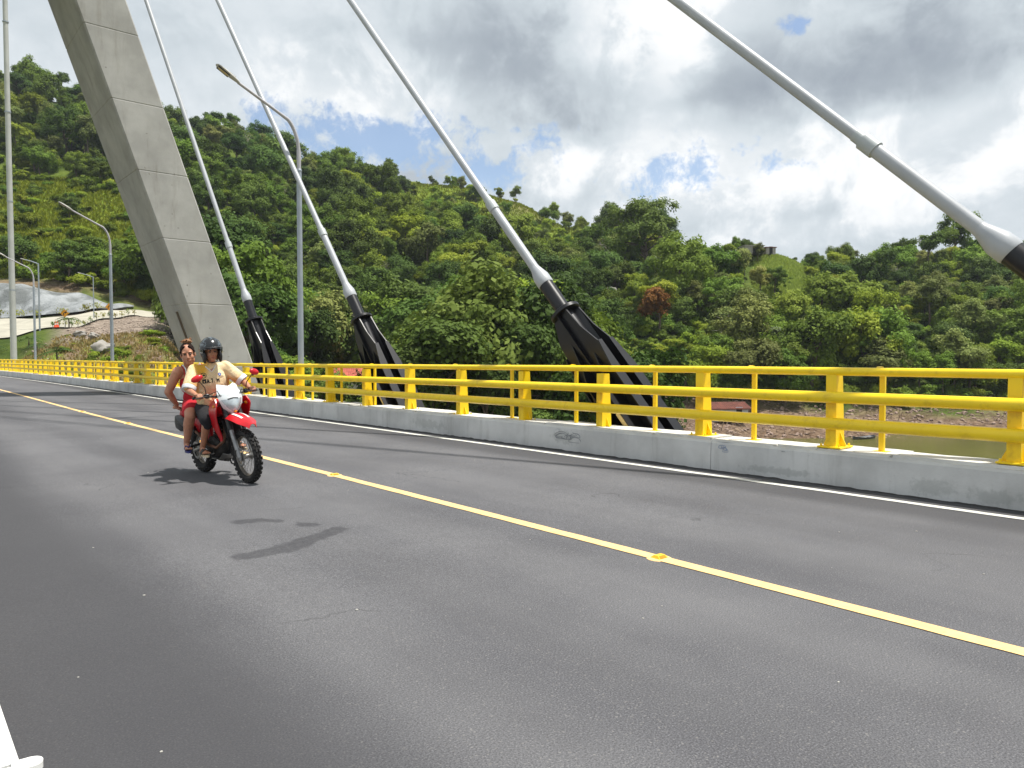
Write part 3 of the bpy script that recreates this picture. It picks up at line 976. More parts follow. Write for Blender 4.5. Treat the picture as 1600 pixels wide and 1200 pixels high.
# ------------------------------------------------------------------ stay cables and their anchorages
XA = 10.0
cables = [(-.1, 34.44, 'stay_far'), (7.857, 33.88, ''), (15.78, 32.30, ''), (23.31, 29.65, '')]
CL = ['white stay cable crossing the upper right corner down to the right edge', 'white stay cable reaching the middle anchorage in front of the hill', 'white stay cable passing behind the street lamp arm', 'thin white stay cable beside the concrete pylon']
AL = ['black steel cable anchorage at the right edge, mostly out of view', 'large black finned steel anchorage in the middle of the railing', 'black finned steel anchorage between lamp and middle cable', 'black finned steel anchorage beside the pylon, right behind the rider']
def anchor_parts(t):
    """local z runs up the cable axis; x lies in the cable plane (upper side positive), y across the bridge (road side positive)"""
    zr = 2.47                       # ring
    MB().tube([(0, 0, zr - .02), (0, 0, 3.20)], .142, 24).build('tube', M['black'], t, smooth=50)
    MB().tube([(0, 0, -2.4), (0, 0, zr)], .15, 20).build('core_tube', M['black'], t, smooth=50)
    MB().tube([(0, 0, zr - .045), (0, 0, zr - .03), (0, 0, zr + .03), (0, 0, zr + .045)], [.27, .295, .295, .27], 32).build('ring_flange', M['black'], t, smooth=40)
    bt = -2.7
    # main pair of plates in the cable plane
    for s in (-1, 1):
        Mx = Matrix(((1, 0, 0, 0), (0, 0, 1, s * .17), (0, 1, 0, 0), (0, 0, 0, 1)))
        MB().prism([(.20, zr - .04), (.24, zr - .12), (.40, zr - .42), (.44, zr - .75), (.44, bt), (-.40, bt), (-.40, zr - .95), (-.26, zr - .5), (-.20, zr - .04)], .03, Mx).build('main_plate', M['black'], t)
    # edge flanges closing the pair
    for x, za, hw in ((.455, zr - .70, .10), (-.415, zr - .95, .24)):
        Mx = Matrix(((0, 0, 1, x), (1, 0, 0, 0), (0, 1, 0, 0), (0, 0, 0, 1)))
        for s in (-1, 1):
            MB().prism([(s * .17 - hw * .5, za), (s * .17 + hw * .5, za - .02), (s * .17 + hw, za - .5), (s * .17 + hw, bt), (s * .17 - hw, bt), (s * .17 - hw, za - .5)][::-1] if hw < .15 else [(s * .10, za), (s * .19, za), (s * .30, za - .6), (s * .30, bt), (s * .10, bt)][::-s], .026, Mx).build('edge_flange', M['black'], t)
    # pointed stiffener wings on the road side and the outer side
    for s in (-1, 1):
        for x, za, wd in ((.16, zr - .62, .30), (-.18, zr - 1.05, .34), (.335, zr - 1.15, .26)):
            Mx = Matrix(((0, 0, 1, x), (1, 0, 0, 0), (0, 1, 0, 0), (0, 0, 0, 1)))
            y0 = .187
            MB().prism([(s * y0, za), (s * (y0 + wd * .55), za - .62), (s * (y0 + wd), za - .95), (s * (y0 + wd), bt), (s * y0, bt)][::-s], .026, Mx).build('stiffener', M['black'], t)
    # ribs beside the core tube
    for an in (0.6, 1.57, 2.5, -2.5, -1.57, -.6):
        c_, s_ = math.cos(an), math.sin(an)
        rot = Matrix.Rotation(an, 3, 'Z')
        MB().box((c_ * .20, s_ * .20, (zr + bt) / 2), (.11, .02, zr - bt - .1), rot).build('rib', M['black'], t)
    MB().box((0, 0, bt + .03), (1.1, 1.2, .06)).build('foot_plate', M['black'], t)
    # cream wrapped drain cylinder low between the plates
    MB().tube([(-.10, .42, -.10), (-.10, .42, .22)], .085, 14).build('wrapped_cylinder', simple('cream_wrap', S(214, 196, 150), .6, var=.12, scale=18), t, smooth=50)


for k, (ya, zm, _) in enumerate(cables):
    A = Vector((XA, ya, 0)); T = Vector((X_C + .3, 35, zm))
    A0 = A + Vector((sh(ya), 0, 0))
    ax = (T - A0).normalized()
    xv = (Vector((0, 1, 0)) - ax * ax.y).normalized() * -1.0        # within the cable plane, upper side
    yv = ax.cross(xv).normalized()
    if yv.x > 0: yv = -yv; xv = yv.cross(ax)
    mat = Matrix((xv, yv, ax)).transposed().to_4x4()
    L = (T - A0).length
    off_ = (.74, .60, .52, .56)[k]; A0 = A0 + ax * off_; L -= off_
    t = empty('cable_anchorage'); t.matrix_world = Matrix.Translation(A0) @ mat
    if k == 0 or True:
        if k == 0:
            anchor_parts(t); anc0 = t
        else:
            for ch in anc0.children: copy_tree(ch, t)
    tag(t, AL[k], 'cable anchorage', 'black anchorages of the stay cables')
    c = empty('stay_cable'); c.matrix_world = Matrix.Translation(A0) @ mat
    MB().tube([(0, 0, 3.17), (0, 0, 3.20), (0, 0, 3.36), (0, 0, 3.58), (0, 0, 3.62)], [.148, .158, .156, .094, .090], 24).build('cone', M['cable'], c, smooth=35)
    MB().tube([(0, 0, 3.58), (0, 0, 5.30)], .088, 24).build('lower_sleeve', M['cable'], c, smooth=50)
    MB().tube([(0, 0, 5.16), (0, 0, 5.165), (0, 0, 5.375), (0, 0, 5.38)], [.088, .108, .108, .08], 24).build('coupler', M['cable_grey'], c, smooth=40)
    MB().tube([(0, 0, 5.37), (0, 0, 5.50)], .081, 24).build('coupler_neck', M['cable_grey'], c, smooth=50)
    zz_ = 5.3
    while zz_ < L - .6:
        ln_ = min(6.0, L - .6 - zz_)
        MB().tube([(0, 0, ln_ * i_ / 6) for i_ in range(7)], .073, 20, cap=False).build('pipe_section', M['cable'], c, smooth=50, loc=(0, 0, zz_))
        MB().tube([(0, 0, -.01), (0, 0, .01)], .0745, 20).build('joint_band', M['cable_grey'], c, loc=(0, 0, zz_ + ln_))
        zz_ += ln_
    tag(c, CL[k], 'stay cable', 'white stay cables on the far side of the road')

# ------------------------------------------------------------------ street lamps on the bridge
def lamp_proto():
    t = empty('street_lamp')
    MB().tube([(0, 0, 1.36), (0, 0, 6.9)], [.085, .07], 14).build('pole', M['lamp_pole'], t, smooth=50)
    MB().tube([(0, 0, 6.86), (0, 0, 6.9), (0, 0, 6.92)], [.078, .078, .06], 14).build('pole_collar', M['lamp_pole'], t, smooth=40)
    # base post, painted like the railing
    bpst = MB().tube([(0, 0, KT + .02), (0, 0, 1.37)], .095, 14).build('painted_base', M['yellow'], t, smooth=50)
    MB().box((0, 0, KT + .02), (.30, .34, .03)).build('base_plate', M['yellow'], bpst)
    for s in (-1, 1):
        MB().prism([(s * .09, KT + .03), (s * .165, KT + .03), (s * .16, KT + .07), (s * .11, KT + .2), (s * .09, KT + .25)][::s], .014, Matrix(((0, 0, 1, 0), (1, 0, 0, 0), (0, 1, 0, 0), (0, 0, 0, 1)))).build('gusset', M['yellow'], bpst)
    pts = [(0, 0, 6.88), (0, 0, 7.35)]
    for a in np.linspace(0, 60, 9)[1:]:
        pts.append((-.62 * (1 - math.cos(R(a))), 0, 7.35 + 1.05 * math.sin(R(a)) * .98))
    e0 = pts[-1]
    for k in range(1, 5):
        pts.append((e0[0] + (-1.69 - e0[0]) * k / 4, 0, e0[2] + (8.93 - e0[2]) * k / 4))
    MB().tube(pts, [.058] * 2 + [.05] * 8 + [.04] * 4, 12, up=(0, 1, 0)).build('arm', M['lamp_dark'], t, smooth=60)
    # lamp head: flattened teardrop, lens below
    hx, hz = -1.66, 8.92
    d = Vector((-.86, 0, .50)).normalized(); u = Vector((.50, 0, .86))
    hd = MB(); n = 9; seg = 12
    prof = [(0, .045, .04), (.05, .06, .05), (.16, .085, .06), (.32, .115, .065), (.46, .125, .06), (.58, .115, .05), (.66, .08, .035), (.69, .03, .015)]
    vs_ = []
    for (s, wy, wz) in prof:
        for k in range(seg):
            a = 2 * math.pi * k / seg
            vs_.append(Vector((hx, 0, hz)) + d * s + Vector((0, 1, 0)) * (wy * math.cos(a)) + u * (wz * math.sin(a) * (1.0 if math.sin(a) > 0 else .55)))
    fs_ = [(i * seg + k, i * seg + (k + 1) % seg, (i + 1) * seg + (k + 1) % seg, (i + 1) * seg + k) for i in range(len(prof) - 1) for k in range(seg)]
    fs_ += [tuple(range(seg - 1, -1, -1)), tuple((len(prof) - 1) * seg + k for k in range(seg))]
    head = hd.add(vs_, fs_).build('lamp_head', M['lamp_head'], t, smooth=60)
    ln = MB(); c = Vector((hx, 0, hz)) + d * .46 - u * .034
    rot = Matrix((d, Vector((0, 1, 0)), u)).transposed()
    ln.box(c, (.27, .11, .02), rot, bevel=.006).build('lens', M['led'], head)
    rim = MB()
    for s in (-1, 1):
        rim.box(c + Vector((0, s * .075, .004)), (.34, .022, .03), rot)
    rim.build('lens_rim', M['black'], head)
    fn = MB()
    for j in range(4):
        fn.box(Vector((hx, 0, hz)) + d * (.16 + .05 * j) + u * .062, (.012, .12, .03), rot)
    fn.build('cooling_fins', M['lamp_head'], head)
    return t


lamp0 = lamp_proto()
for i, (q, lab) in enumerate([(19.9, 'tall grey street lamp with curved arm between the first two anchorages'), (42.3, 'grey street lamp with curved arm just left of the pylon'), (65.0, 'farther grey street lamp with curved arm near the left edge'), (88.0, 'farthest thin lamp post on the bridge at the very left edge')]):
    o = lamp0 if i == 0 else copy_tree(lamp0)
    o.location = (9.1 + sh(q), q, dz(q))
    tag(o, lab, 'street lamp', 'street lamps along the bridge')

# ------------------------------------------------------------------ motorcycle with two riders
BIKE_M = Matrix.Translation((3.40, 10.53, dz(10))) @ Matrix.Rotation(R(-85.06), 4, 'Z') @ Matrix.Rotation(R(6.0), 4, 'X')
M['tyre'] = simple('tyre_rubber', S(36, 35, 35), .85, var=.25, scale=12, bump=.3, bscale=60, dirt=(S(92, 86, 78), .45))
M['rim'] = simple('dusty_rim', S(116, 108, 98), .6, .3, var=.2, scale=10)
M['metal'] = simple('dull_metal', S(140, 138, 134), .4, .7, var=.15, scale=15)
M['fork'] = simple('fork_grey', S(150, 150, 150), .35, .5, var=.15, scale=14, dirt=(S(100, 92, 84), .4))
M['engine'] = simple('grimy_engine', S(46, 44, 42), .6, .3, var=.35, scale=14, bump=.4, bscale=40, dirt=(S(100, 90, 78), .4))
M['bk_plastic'] = simple('black_plastic', S(28, 28, 30), .45, var=.15, scale=10)
M['red'] = simple('red_plastic', S(196, 22, 34), .28, var=.06, scale=6, dirt=(S(128, 52, 46), .45), coat=.15)
M['bike_white'] = simple('white_plastic', S(214, 220, 222), .32, var=.05, scale=7, dirt=(S(176, 172, 162), .45), coat=.15)
M['exhaust'] = simple('burnt_exhaust', S(112, 82, 64), .5, .6, var=.25, scale=12)
M['lens'] = simple('headlamp_glass', S(176, 186, 190), .12, .25, var=.15, scale=9, coat=.6)
M['decal'] = simple('white_decal', S(232, 226, 224), .4, var=.04)

bike = empty('motorcycle'); bike.matrix_world = BIKE_M
tag(bike, 'red and white trail motorcycle carrying two riders towards the viewer', 'motorcycle')


def torus(c, Rm, rm, seg=48, sg2=12, sy=1.0):
    mb = MB(); vs_ = []; fs_ = []
    for i in range(seg):
        a = 2 * math.pi * i / seg
        for k in range(sg2):
            b_ = 2 * math.pi * k / sg2
            rr = Rm + rm * math.cos(b_)
            vs_.append((c[0] + rr * math.cos(a), c[1] + rm * sy * math.sin(b_), c[2] + rr * math.sin(a)))
    for i in range(seg):
        for k in range(sg2):
            i2, k2 = (i + 1) % seg, (k + 1) % sg2
            fs_.append((i * sg2 + k, i * sg2 + k2, i2 * sg2 + k2, i2 * sg2 + k))
    return mb.add(vs_, fs_)


def wheel(c, Ro, rm, sy, nk, disc, knob):
    w = empty('wheel', c, parent=bike)
    ty = torus((0, 0, 0), Ro - rm - knob, rm, 56, 12, sy)
    for i in range(nk):
        a = 2 * math.pi * i / nk
        for row, (off, tilt) in enumerate(((-.72, .6), (-.25, .2), (.25, -.2), (.72, -.6))):
            aa = a + (math.pi / nk if row in (1, 2) else 0)
            phi = off * 1.15
            rr = Ro - rm - knob + rm * math.cos(phi) + knob * .45
            p = Vector((rr * math.cos(aa), rm * sy * math.sin(phi) * 1.08, rr * math.sin(aa)))
            rot = Matrix.Rotation(-aa, 3, 'Y') @ Matrix.Rotation(phi * .9, 3, 'Z')
            ty.box(p, (knob * 1.6, rm * sy * .42, 2 * math.pi * Ro / nk * .52), rot)
    ty.build('tyre', M['tyre'], w)
    rim = torus((0, 0, 0), Ro - 2 * rm - knob - .004, .016, 48, 8, 1.5)
    rim.build('rim', M['rim'], w, smooth=60)
    hub = MB().tube([(0, -.07, 0), (0, -.06, 0), (0, -.03, 0), (0, .03, 0), (0, .06, 0), (0, .07, 0)], [.03, .055, .03, .03, .055, .03], 16).build('hub', M['metal'], w, smooth=40)
    spk = MB()
    for i in range(36):
        a = 2 * math.pi * i / 36; s = 1 if i % 2 else -1
        a2 = a + (.42 if (i // 2) % 2 else -.42)
        spk.tube([(.05 * math.cos(a2), s * .055, .05 * math.sin(a2)), ((Ro - 2 * rm - knob) * math.cos(a), s * .008, (Ro - 2 * rm - knob) * math.sin(a))], .0026, 4, cap=False)
    spk.build('spokes', M['metal'], w)
    dm = torus((0, disc, 0), .105, .016, 36, 6, .15); dm.build('brake_disc', M['metal'], w, smooth=40)
    return w


WB = 1.32
fw = wheel((WB, 0, .346), .346, .040, 1.15, 30, -.085, .014)
rw_ = wheel((0, 0, .318), .318, .052, 1.15, 26, -.09, .015)

# fork
fk = empty('front_fork', parent=bike)
hx, hz = .98, 1.02
for s in (-1, 1):
    lo = Vector((WB + .01, s * .092, .335)); hi = Vector((hx + .02, s * .092, hz)); mid_ = lo.lerp(hi, .50)
    MB().tube([lo, lo.lerp(hi, .03), mid_], [.026, .031, .027], 14).build('lower_leg', M['fork'], fk, smooth=50)
    MB().tube([mid_, mid_.lerp(hi, .12), hi], [.031, .036, .034], 14).build('fork_boot', M['bk_plastic'], fk, smooth=50)
    MB().box(lo, (.06, .03, .07), bevel=.01).build('axle_clamp', M['fork'], fk)
for t_ in (.74, .98):
    p = Vector((WB, 0, .335)).lerp(Vector((hx, 0, hz)), t_)
    MB().box(p, (.07, .25, .035), bevel=.01).build('triple_clamp', M['bk_plastic'], fk)
MB().tube([(WB, -.11, .346), (WB, .11, .346)], .011, 8).build('axle', M['metal'], fk)
MB().tube([(WB - .1, -.10, .50), (WB - .16, -.13, .66), (hx + .08, -.10, .95)], .006, 5).build('brake_hose', M['bk_plastic'], fk)
MB().box((WB - .05, -.105, .40), (.07, .04, .09), bevel=.01).build('brake_caliper', M['engine'], fk)


def sheet(fn, nu, nv, th, name, mat, parent, smooth=50):
    """closed thin shell from a parametric surface fn(u,v) -> Vector, u,v in 0..1"""
    Pm = [[Vector(fn(i / (nu - 1), j / (nv - 1))) for j in range(nv)] for i in range(nu)]
    def nrm(i, j):
        a = Pm[min(i + 1, nu - 1)][j] - Pm[max(i - 1, 0)][j]; b_ = Pm[i][min(j + 1, nv - 1)] - Pm[i][max(j - 1, 0)]
        n = a.cross(b_); return n.normalized() if n.length > 1e-9 else Vector((0, 0, 1))
    top = []; bot = []
    for i in range(nu):
        for j in range(nv):
            top.append(Pm[i][j]); bot.append(Pm[i][j] - nrm(i, j) * th)
    vs_ = top + bot; o = len(top); fs_ = []
    ix = lambda i, j: i * nv + j
    for i in range(nu - 1):
        for j in range(nv - 1):
            fs_.append((ix(i, j), ix(i + 1, j), ix(i + 1, j + 1), ix(i, j + 1)))
            fs_.append((o + ix(i, j + 1), o + ix(i + 1, j + 1), o + ix(i + 1, j), o + ix(i, j)))
    for i in range(nu - 1):
        fs_ += [(o + ix(i, 0), o + ix(i + 1, 0), ix(i + 1, 0), ix(i, 0)), (ix(i, nv - 1), ix(i + 1, nv - 1), o + ix(i + 1, nv - 1), o + ix(i, nv - 1))]
    for j in range(nv - 1):
        fs_ += [(ix(0, j), ix(0, j + 1), o + ix(0, j + 1), o + ix(0, j)), (o + ix(nu - 1, j), o + ix(nu - 1, j + 1), ix(nu - 1, j + 1), ix(nu - 1, j))]
    return MB().add(vs_, fs_).build(name, mat, parent, smooth=smooth)


# front fender (high beak)
def fend(u, v):
    x = .98 + .60 * u
    w = .105 + .035 * math.sin(math.pi * min(1, u * 1.1)) - .055 * max(0, u - .75) / .25
    y = (v * 2 - 1)
    z = .880 + .02 * math.sin(u * 2.2) - .12 * u ** 2.2
    return (x, y * w, z - .055 * abs(y) ** 2.2 + .012 * math.cos(y * 9) * (1 if abs(y) < .4 else 0) * 0)
fd = sheet(fend, 16, 11, .006, 'front_fender', M['red'], bike)
for s in (-1, 1):
    sheet(lambda u, v: Vector(fend(.30 + .42 * u, .5 + s * (.14 + .10 * v - .02 * u))) + Vector((0, 0, .004)), 6, 3, .002, 'decal', M['decal'], fd)
sheet(lambda u, v: (1.0 + .12 * u, (v * 2 - 1) * .13, .80 - .22 * u + .0), 4, 5, .01, 'fender_bracket', M['bk_plastic'], bike)

# headlight mask
mask_z = [1.215, 1.195, 1.135, 1.065, .995, .935, .885]
mask_w = [.105, .125, .148, .148, .128, .092, .045]
mask_x = [1.00, 1.045, 1.09, 1.125, 1.145, 1.145, 1.125]
def maskf(u, v, off=0.0):
    z = np.interp(v, np.linspace(0, 1, 7), mask_z); w = np.interp(v, np.linspace(0, 1, 7), mask_w); x = np.interp(v, np.linspace(0, 1, 7), mask_x)
    y = (u * 2 - 1)
    return Vector((x - .085 * abs(y) ** 1.7 + off, y * w, z + (.03 * abs(y) if v < .2 else 0)))
mask = sheet(lambda u, v: maskf(u, v), 15, 19, .012, 'headlight_mask', M['bike_white'], bike)
def lensf(u, v):
    vv = .50 + .42 * v; uu = .5 + (u - .5) * (.90 - .30 * v)
    p = maskf(uu, vv, .008 + .012 * math.sin(math.pi * v) * math.sin(math.pi * u)); return p
sheet(lensf, 11, 9, .006, 'headlamp', M['lens'], mask)
sheet(lambda u, v: maskf(.27 + .46 * u, .45 + .035 * v + .06 * abs(u - .5), .012), 9, 3, .004, 'brow_line', M['bk_plastic'], mask)
MB().sphere(maskf(.5, .93, .015), (.018, .022, .016), 10, 6).build('position_light', M['amber'], mask)
for s in (-1, 1):
    for k in range(3):
        sheet(lambda u, v: maskf(.5 + s * (.33 + .05 * k + .02 * u), .14 + .06 * k + (.25 - .05 * k) * v, .004), 2, 5, .002, 'red_stripe', M['red'], mask)
# tiny printed mark at the top of the mask
sheet(lambda u, v: maskf(.56 + .20 * u, .24 + .035 * v, .004), 4, 2, .002, 'grey_mark', simple('grey_print', S(150, 156, 160), .5), mask)

# tank, shrouds, seat, tail, side panels
def ell_loft(rings, name, mat, parent, seg=16, smooth=60):
    """rings: (x, z, half width, half height, power)"""
    vs_ = []; fs_ = []
    for (x, z, w, h, pw) in rings:
        for k in range(seg):
            a = 2 * math.pi * k / seg; c_, s_ = math.cos(a), math.sin(a)
            vs_.append((x, w * math.copysign(abs(c_) ** pw, c_), z + h * math.copysign(abs(s_) ** pw, s_)))
    n = len(rings)
    for i in range(n - 1):
        for k in range(seg):
            fs_.append((i * seg + k, i * seg + (k + 1) % seg, (i + 1) * seg + (k + 1) % seg, (i + 1) * seg + k))
    fs_ += [tuple(range(seg - 1, -1, -1)), tuple((n - 1) * seg + k for k in range(seg))]
    return MB().add(vs_, fs_).build(name, mat, parent, smooth=smooth)


tank = ell_loft([(.56, .84, .07, .05, .7), (.62, .88, .12, .09, .7), (.74, .93, .155, .12, .7), (.88, .96, .15, .12, .7), (.97, .97, .11, .09, .7), (1.0, .97, .06, .05, .8)], 'tank', M['red'], bike)
MB().tube([(.82, 0, 1.06), (.83, 0, 1.10)], .04, 14).build('fuel_cap', M['bk_plastic'], tank)
seat = ell_loft([(-.28, .90, .07, .03, .6), (-.22, .905, .11, .045, .6), (0, .89, .125, .055, .6), (.22, .86, .13, .06, .6), (.42, .835, .115, .055, .6), (.60, .86, .08, .05, .6), (.66, .88, .06, .035, .6)], 'seat', M['bk_plastic'], bike)
for s in (-1, 1):
    Mx = lambda y, tilt: Matrix.Translation((0, y, 0)) @ Matrix.Rotation(tilt, 4, 'X') @ Matrix(((1, 0, 0, 0), (0, 0, -1, 0), (0, 1, 0, 0), (0, 0, 0, 1)))
    def shr(u, v):
        # blade shaped shroud from the headstock down to the frame
        t = v
        xa = np.interp(t, [0, .25, .6, 1], [.90, .84, .84, .90]); xb = np.interp(t, [0, .2, .5, 1], [1.06, 1.13, 1.06, .95]); z = np.interp(t, [0, .3, .65, 1], [1.05, .93, .73, .50])
        x = xa + (xb - xa) * u
        y = .165 + .055 * math.sin(math.pi * min(1, t * 1.1)) + .03 * u * (1 - t) - .05 * t
        return (x, s * y, z + .03 * u)
    sh_ = sheet((lambda u, v: shr(u, v)) if s < 0 else (lambda u, v: shr(1 - u, v)), 7, 13, .012, 'tank_shroud', M['red'], bike)
    sheet((lambda u, v: Vector(shr(.35 + .16 * u, .16 + .34 * v)) + Vector((0, s * .006, 0))) if s < 0 else (lambda u, v: Vector(shr(.51 - .16 * u, .16 + .34 * v)) + Vector((0, s * .006, 0))), 3, 6, .002, 'decal', M['decal'], sh_)
    MB().prism([(-.30, .80), (-.05, .66), (.30, .60), (.40, .76), (.20, .81), (-.25, .87)][::s], .02, Mx(s * .135, 0) if s > 0 else Mx(s * .135, 0)).build('side_panel', M['red'] if s < 0 else M['red'], bike)
sheet(lambda u, v: (-.20 - .30 * u, (v * 2 - 1) * (.10 - .03 * u), .86 - .10 * u * u - .03 * (v * 2 - 1) ** 2), 8, 7, .008, 'rear_fender', M['bk_plastic'], bike)
MB().box((-.52, 0, .68), (.012, .19, .14), Matrix.Rotation(.3, 3, 'Y')).build('plate_holder', M['bk_plastic'], bike)
MB().box((-.44, 0, .80), (.06, .12, .05), bevel=.01).build('tail_light', M['red'], bike)
gr = MB()
for s in (-1, 1):
    gr.tube([(.02, s * .14, .88), (-.10, s * .21, .90), (-.32, s * .20, .94), (-.40, s * .12, .95)], .012, 8)
gr.tube([(-.40, -.12, .95), (-.42, 0, .95), (-.40, .12, .95)], .012, 8)
gr.build('grab_rail', M['bk_plastic'], bike, smooth=50)
ell_loft([(-.36, .70, .03, .05, .6), (-.30, .70, .05, .09, .6), (-.18, .68, .05, .10, .6), (-.10, .66, .03, .06, .6)], 'tail_bag', M['bk_plastic'], bike).location = (0, -.17, 0)

# frame, swingarm, engine, exhaust
fr = MB()
fr.tube([(.98, 0, .98), (.93, 0, .70), (.86, 0, .36), (.70, 0, .27)], .022, 8)
for s in (-1, 1):
    fr.tube([(.98, s * .03, .98), (.72, s * .11, .88), (.42, s * .11, .78), (.40, s * .11, .42), (.52, s * .09, .27), (.70, s * .08, .27)], .018, 8)
    fr.tube([(.42, s * .11, .78), (-.25, s * .10, .84)], .014, 8)
fr.build('frame', M['bk_plastic'], bike, smooth=50)
sw = MB()
for s in (-1, 1):
    sw.tube([(.44, s * .09, .42), (.20, s * .10, .37), (-.02, s * .10, .318)], [.03, .026, .024], 8)
sw.tube([(0, -.12, .318), (0, .12, .318)], .012, 8)
sw.build('swingarm', M['metal'], bike, smooth=50)
MB().tube([(.30, 0, .45), (.36, 0, .78)], [.04, .035], 12).build('shock_absorber', M['red'], bike)
eng = ell_loft([(.40, .42, .07, .08, .6), (.45, .42, .11, .13, .6), (.60, .41, .13, .15, .6), (.75, .42, .12, .13, .6), (.82, .42, .06, .07, .6)], 'engine', M['engine'], bike)
cy = MB()
for k in range(8):
    c = Vector((.70 + .012 * k, 0, .53 + .03 * k)); cy.box(c, (.17, .20, .013), Matrix.Rotation(.35, 3, 'Y'))
cy.box((.745, 0, .64), (.12, .14, .26), Matrix.Rotation(.35, 3, 'Y')); cy.box((.79, 0, .78), (.15, .16, .06), Matrix.Rotation(.35, 3, 'Y'), bevel=.01)
cy.build('cylinder', M['engine'], eng)
for s in (-1, 1):
    MB().tube([(.58, s * .12, .41), (.58, s * .155, .41)], [.115, .10], 18).build('crankcase_cover', M['engine'], eng, smooth=40)
MB().tube([(.60, -.03, .27), (.78, 0, .27)], .05, 8).build('sump', M['engine'], eng)
sheet(lambda u, v: (.52 + .36 * u, (v * 2 - 1) * .11, .235 + .12 * max(0, u - .6) * 2 + .03 * (v * 2 - 1) ** 2), 6, 5, .006, 'bash_plate', M['metal'], bike)
ex = MB()
ex.tube([(.84, -.03, .72), (.93, -.07, .66), (.94, -.11, .52), (.84, -.16, .44), (.62, -.17, .46), (.42, -.165, .55), (.22, -.165, .62)], [.02] * 7, 10)
exo = ex.build('exhaust_pipe', M['exhaust'], bike, smooth=60)
MB().tube([(.24, -.165, .60), (.20, -.167, .63), (-.24, -.18, .76), (-.30, -.18, .775)], [.03, .05, .055, .035], 14).build('muffler', M['bk_plastic'], exo, smooth=50)
for s in (-1, 1):
    MB().tube([(.50, s * .10, .345), (.50, s * .24, .335)], .017, 8).build('foot_peg', M['bk_plastic'], bike)
    MB().tube([(.17, s * .10, .42), (.17, s * .25, .405)], .016, 8).build('passenger_peg', M['bk_plastic'], bike)
MB().tube([(.62, -.17, .36), (.72, -.19, .35), (.76, -.17, .36)], .009, 6).build('brake_pedal', M['metal'], bike)
MB().tube([(.48, .12, .30), (.40, .20, .12), (.36, .23, .10)], .012, 6).build('side_stand', M['bk_plastic'], bike)

# handlebar and controls
hb = empty('handlebar', parent=bike)
GR = {-1: Vector((.93, -.355, 1.125)), 1: Vector((.93, .355, 1.125))}
MB().tube([(.915, -.42, 1.118), (.94, -.26, 1.13), (.985, -.10, 1.09), (.99, 0, 1.08), (.985, .10, 1.09), (.94, .26, 1.13), (.915, .42, 1.118)], .0125, 10, up=(0, 0, 1)).build('bar', M['bk_plastic'], hb, smooth=60)
MB().tube([(.965, -.14, 1.125), (.965, .14, 1.125)], .016, 8).build('cross_bar', M['bk_plastic'], hb)
MB().box((1.0, 0, 1.14), (.09, .13, .06), Matrix.Rotation(.4, 3, 'Y'), bevel=.015).build('instrument_cluster', M['bk_plastic'], hb)
for s in (-1, 1):
    MB().tube([(.915, s * .425, 1.118), (.922, s * .37, 1.122), (.937, s * .29, 1.127)], .018, 12).build('grip', M['bk_plastic'], hb, smooth=50)
    MB().box((.95, s * .255, 1.128), (.06, .05, .06), bevel=.01).build('switch_box', M['bk_plastic'], hb)
    MB().tube([(.97, s * .25, 1.13), (.99, s * .32, 1.125), (.975, s * .42, 1.115)], [.009, .007, .006], 6).build('lever', M['bk_plastic'], hb)
    MB().tube([(.95, s * .26, 1.15), (.965, s * .275, 1.24), (.99, s * .345, 1.33)], .006, 6).build('mirror_stem', M['bk_plastic'], hb)
    rotm = Matrix.Rotation(s * .25, 3, 'Z') @ Matrix.Rotation(s * -.35, 3, 'X')
    mi = MB().sphere((1.005, s * .375, 1.365), (.030, .075, .042), 16, 10, rotm).build('mirror', M['red'], hb, smooth=80)
    MB().sphere((.990, s * .375, 1.362), (.018, .066, .036), 12, 8, rotm).build('mirror_glass', M['bk_plastic'], mi, smooth=80)
    MB().tube([(1.0, s * .345, 1.325), (1.0, s * .375, 1.345)], [.016, .02], 8).build('mirror_socket', M['bk_plastic'], mi)
    MB().sphere((1.03, s * .21, .99), (.028, .028, .022), 10, 6).build('indicator', M['amber'], bike)
    MB().tube([(1.02, s * .10, .99), (1.02, s * .20, .99)], .009, 6).build('indicator_stem', M['bk_plastic'], bike)
cb = MB()
cb.tube([(.96, -.24, 1.14), (1.05, -.16, 1.18), (1.04, -.08, 1.02), (1.0, -.05, .9)], .006, 5)
cb.tube([(.96, .24, 1.14), (1.06, .15, 1.17), (1.04, .07, 1.0), (1.0, .05, .9)], .006, 5)
cb.tube([(.95, -.22, 1.12), (1.06, -.12, 1.12), (.98, -.08, .95)], .005, 5)
cb.build('cables', M['bk_plastic'], hb, smooth=60)

# ------------------------------------------------------------------ riders
def skin_mat(name, col):
    m, g, b, out = base_mat(name)
    tc = g.n('ShaderNodeTexCoord'); P = tc.outputs['Object']
    n = g.noise(P, 14, 5, .6)
    g.put(b.inputs['Base Color'], g.mix(g.ss(n, .3, .7), tuple(c * .88 for c in col), tuple(c * 1.1 for c in col)))
    b.inputs['Roughness'].default_value = .5
    b.inputs['Subsurface Weight'].default_value = .12
    b.inputs['Subsurface Radius'].default_value = (.01, .004, .002)
    return m


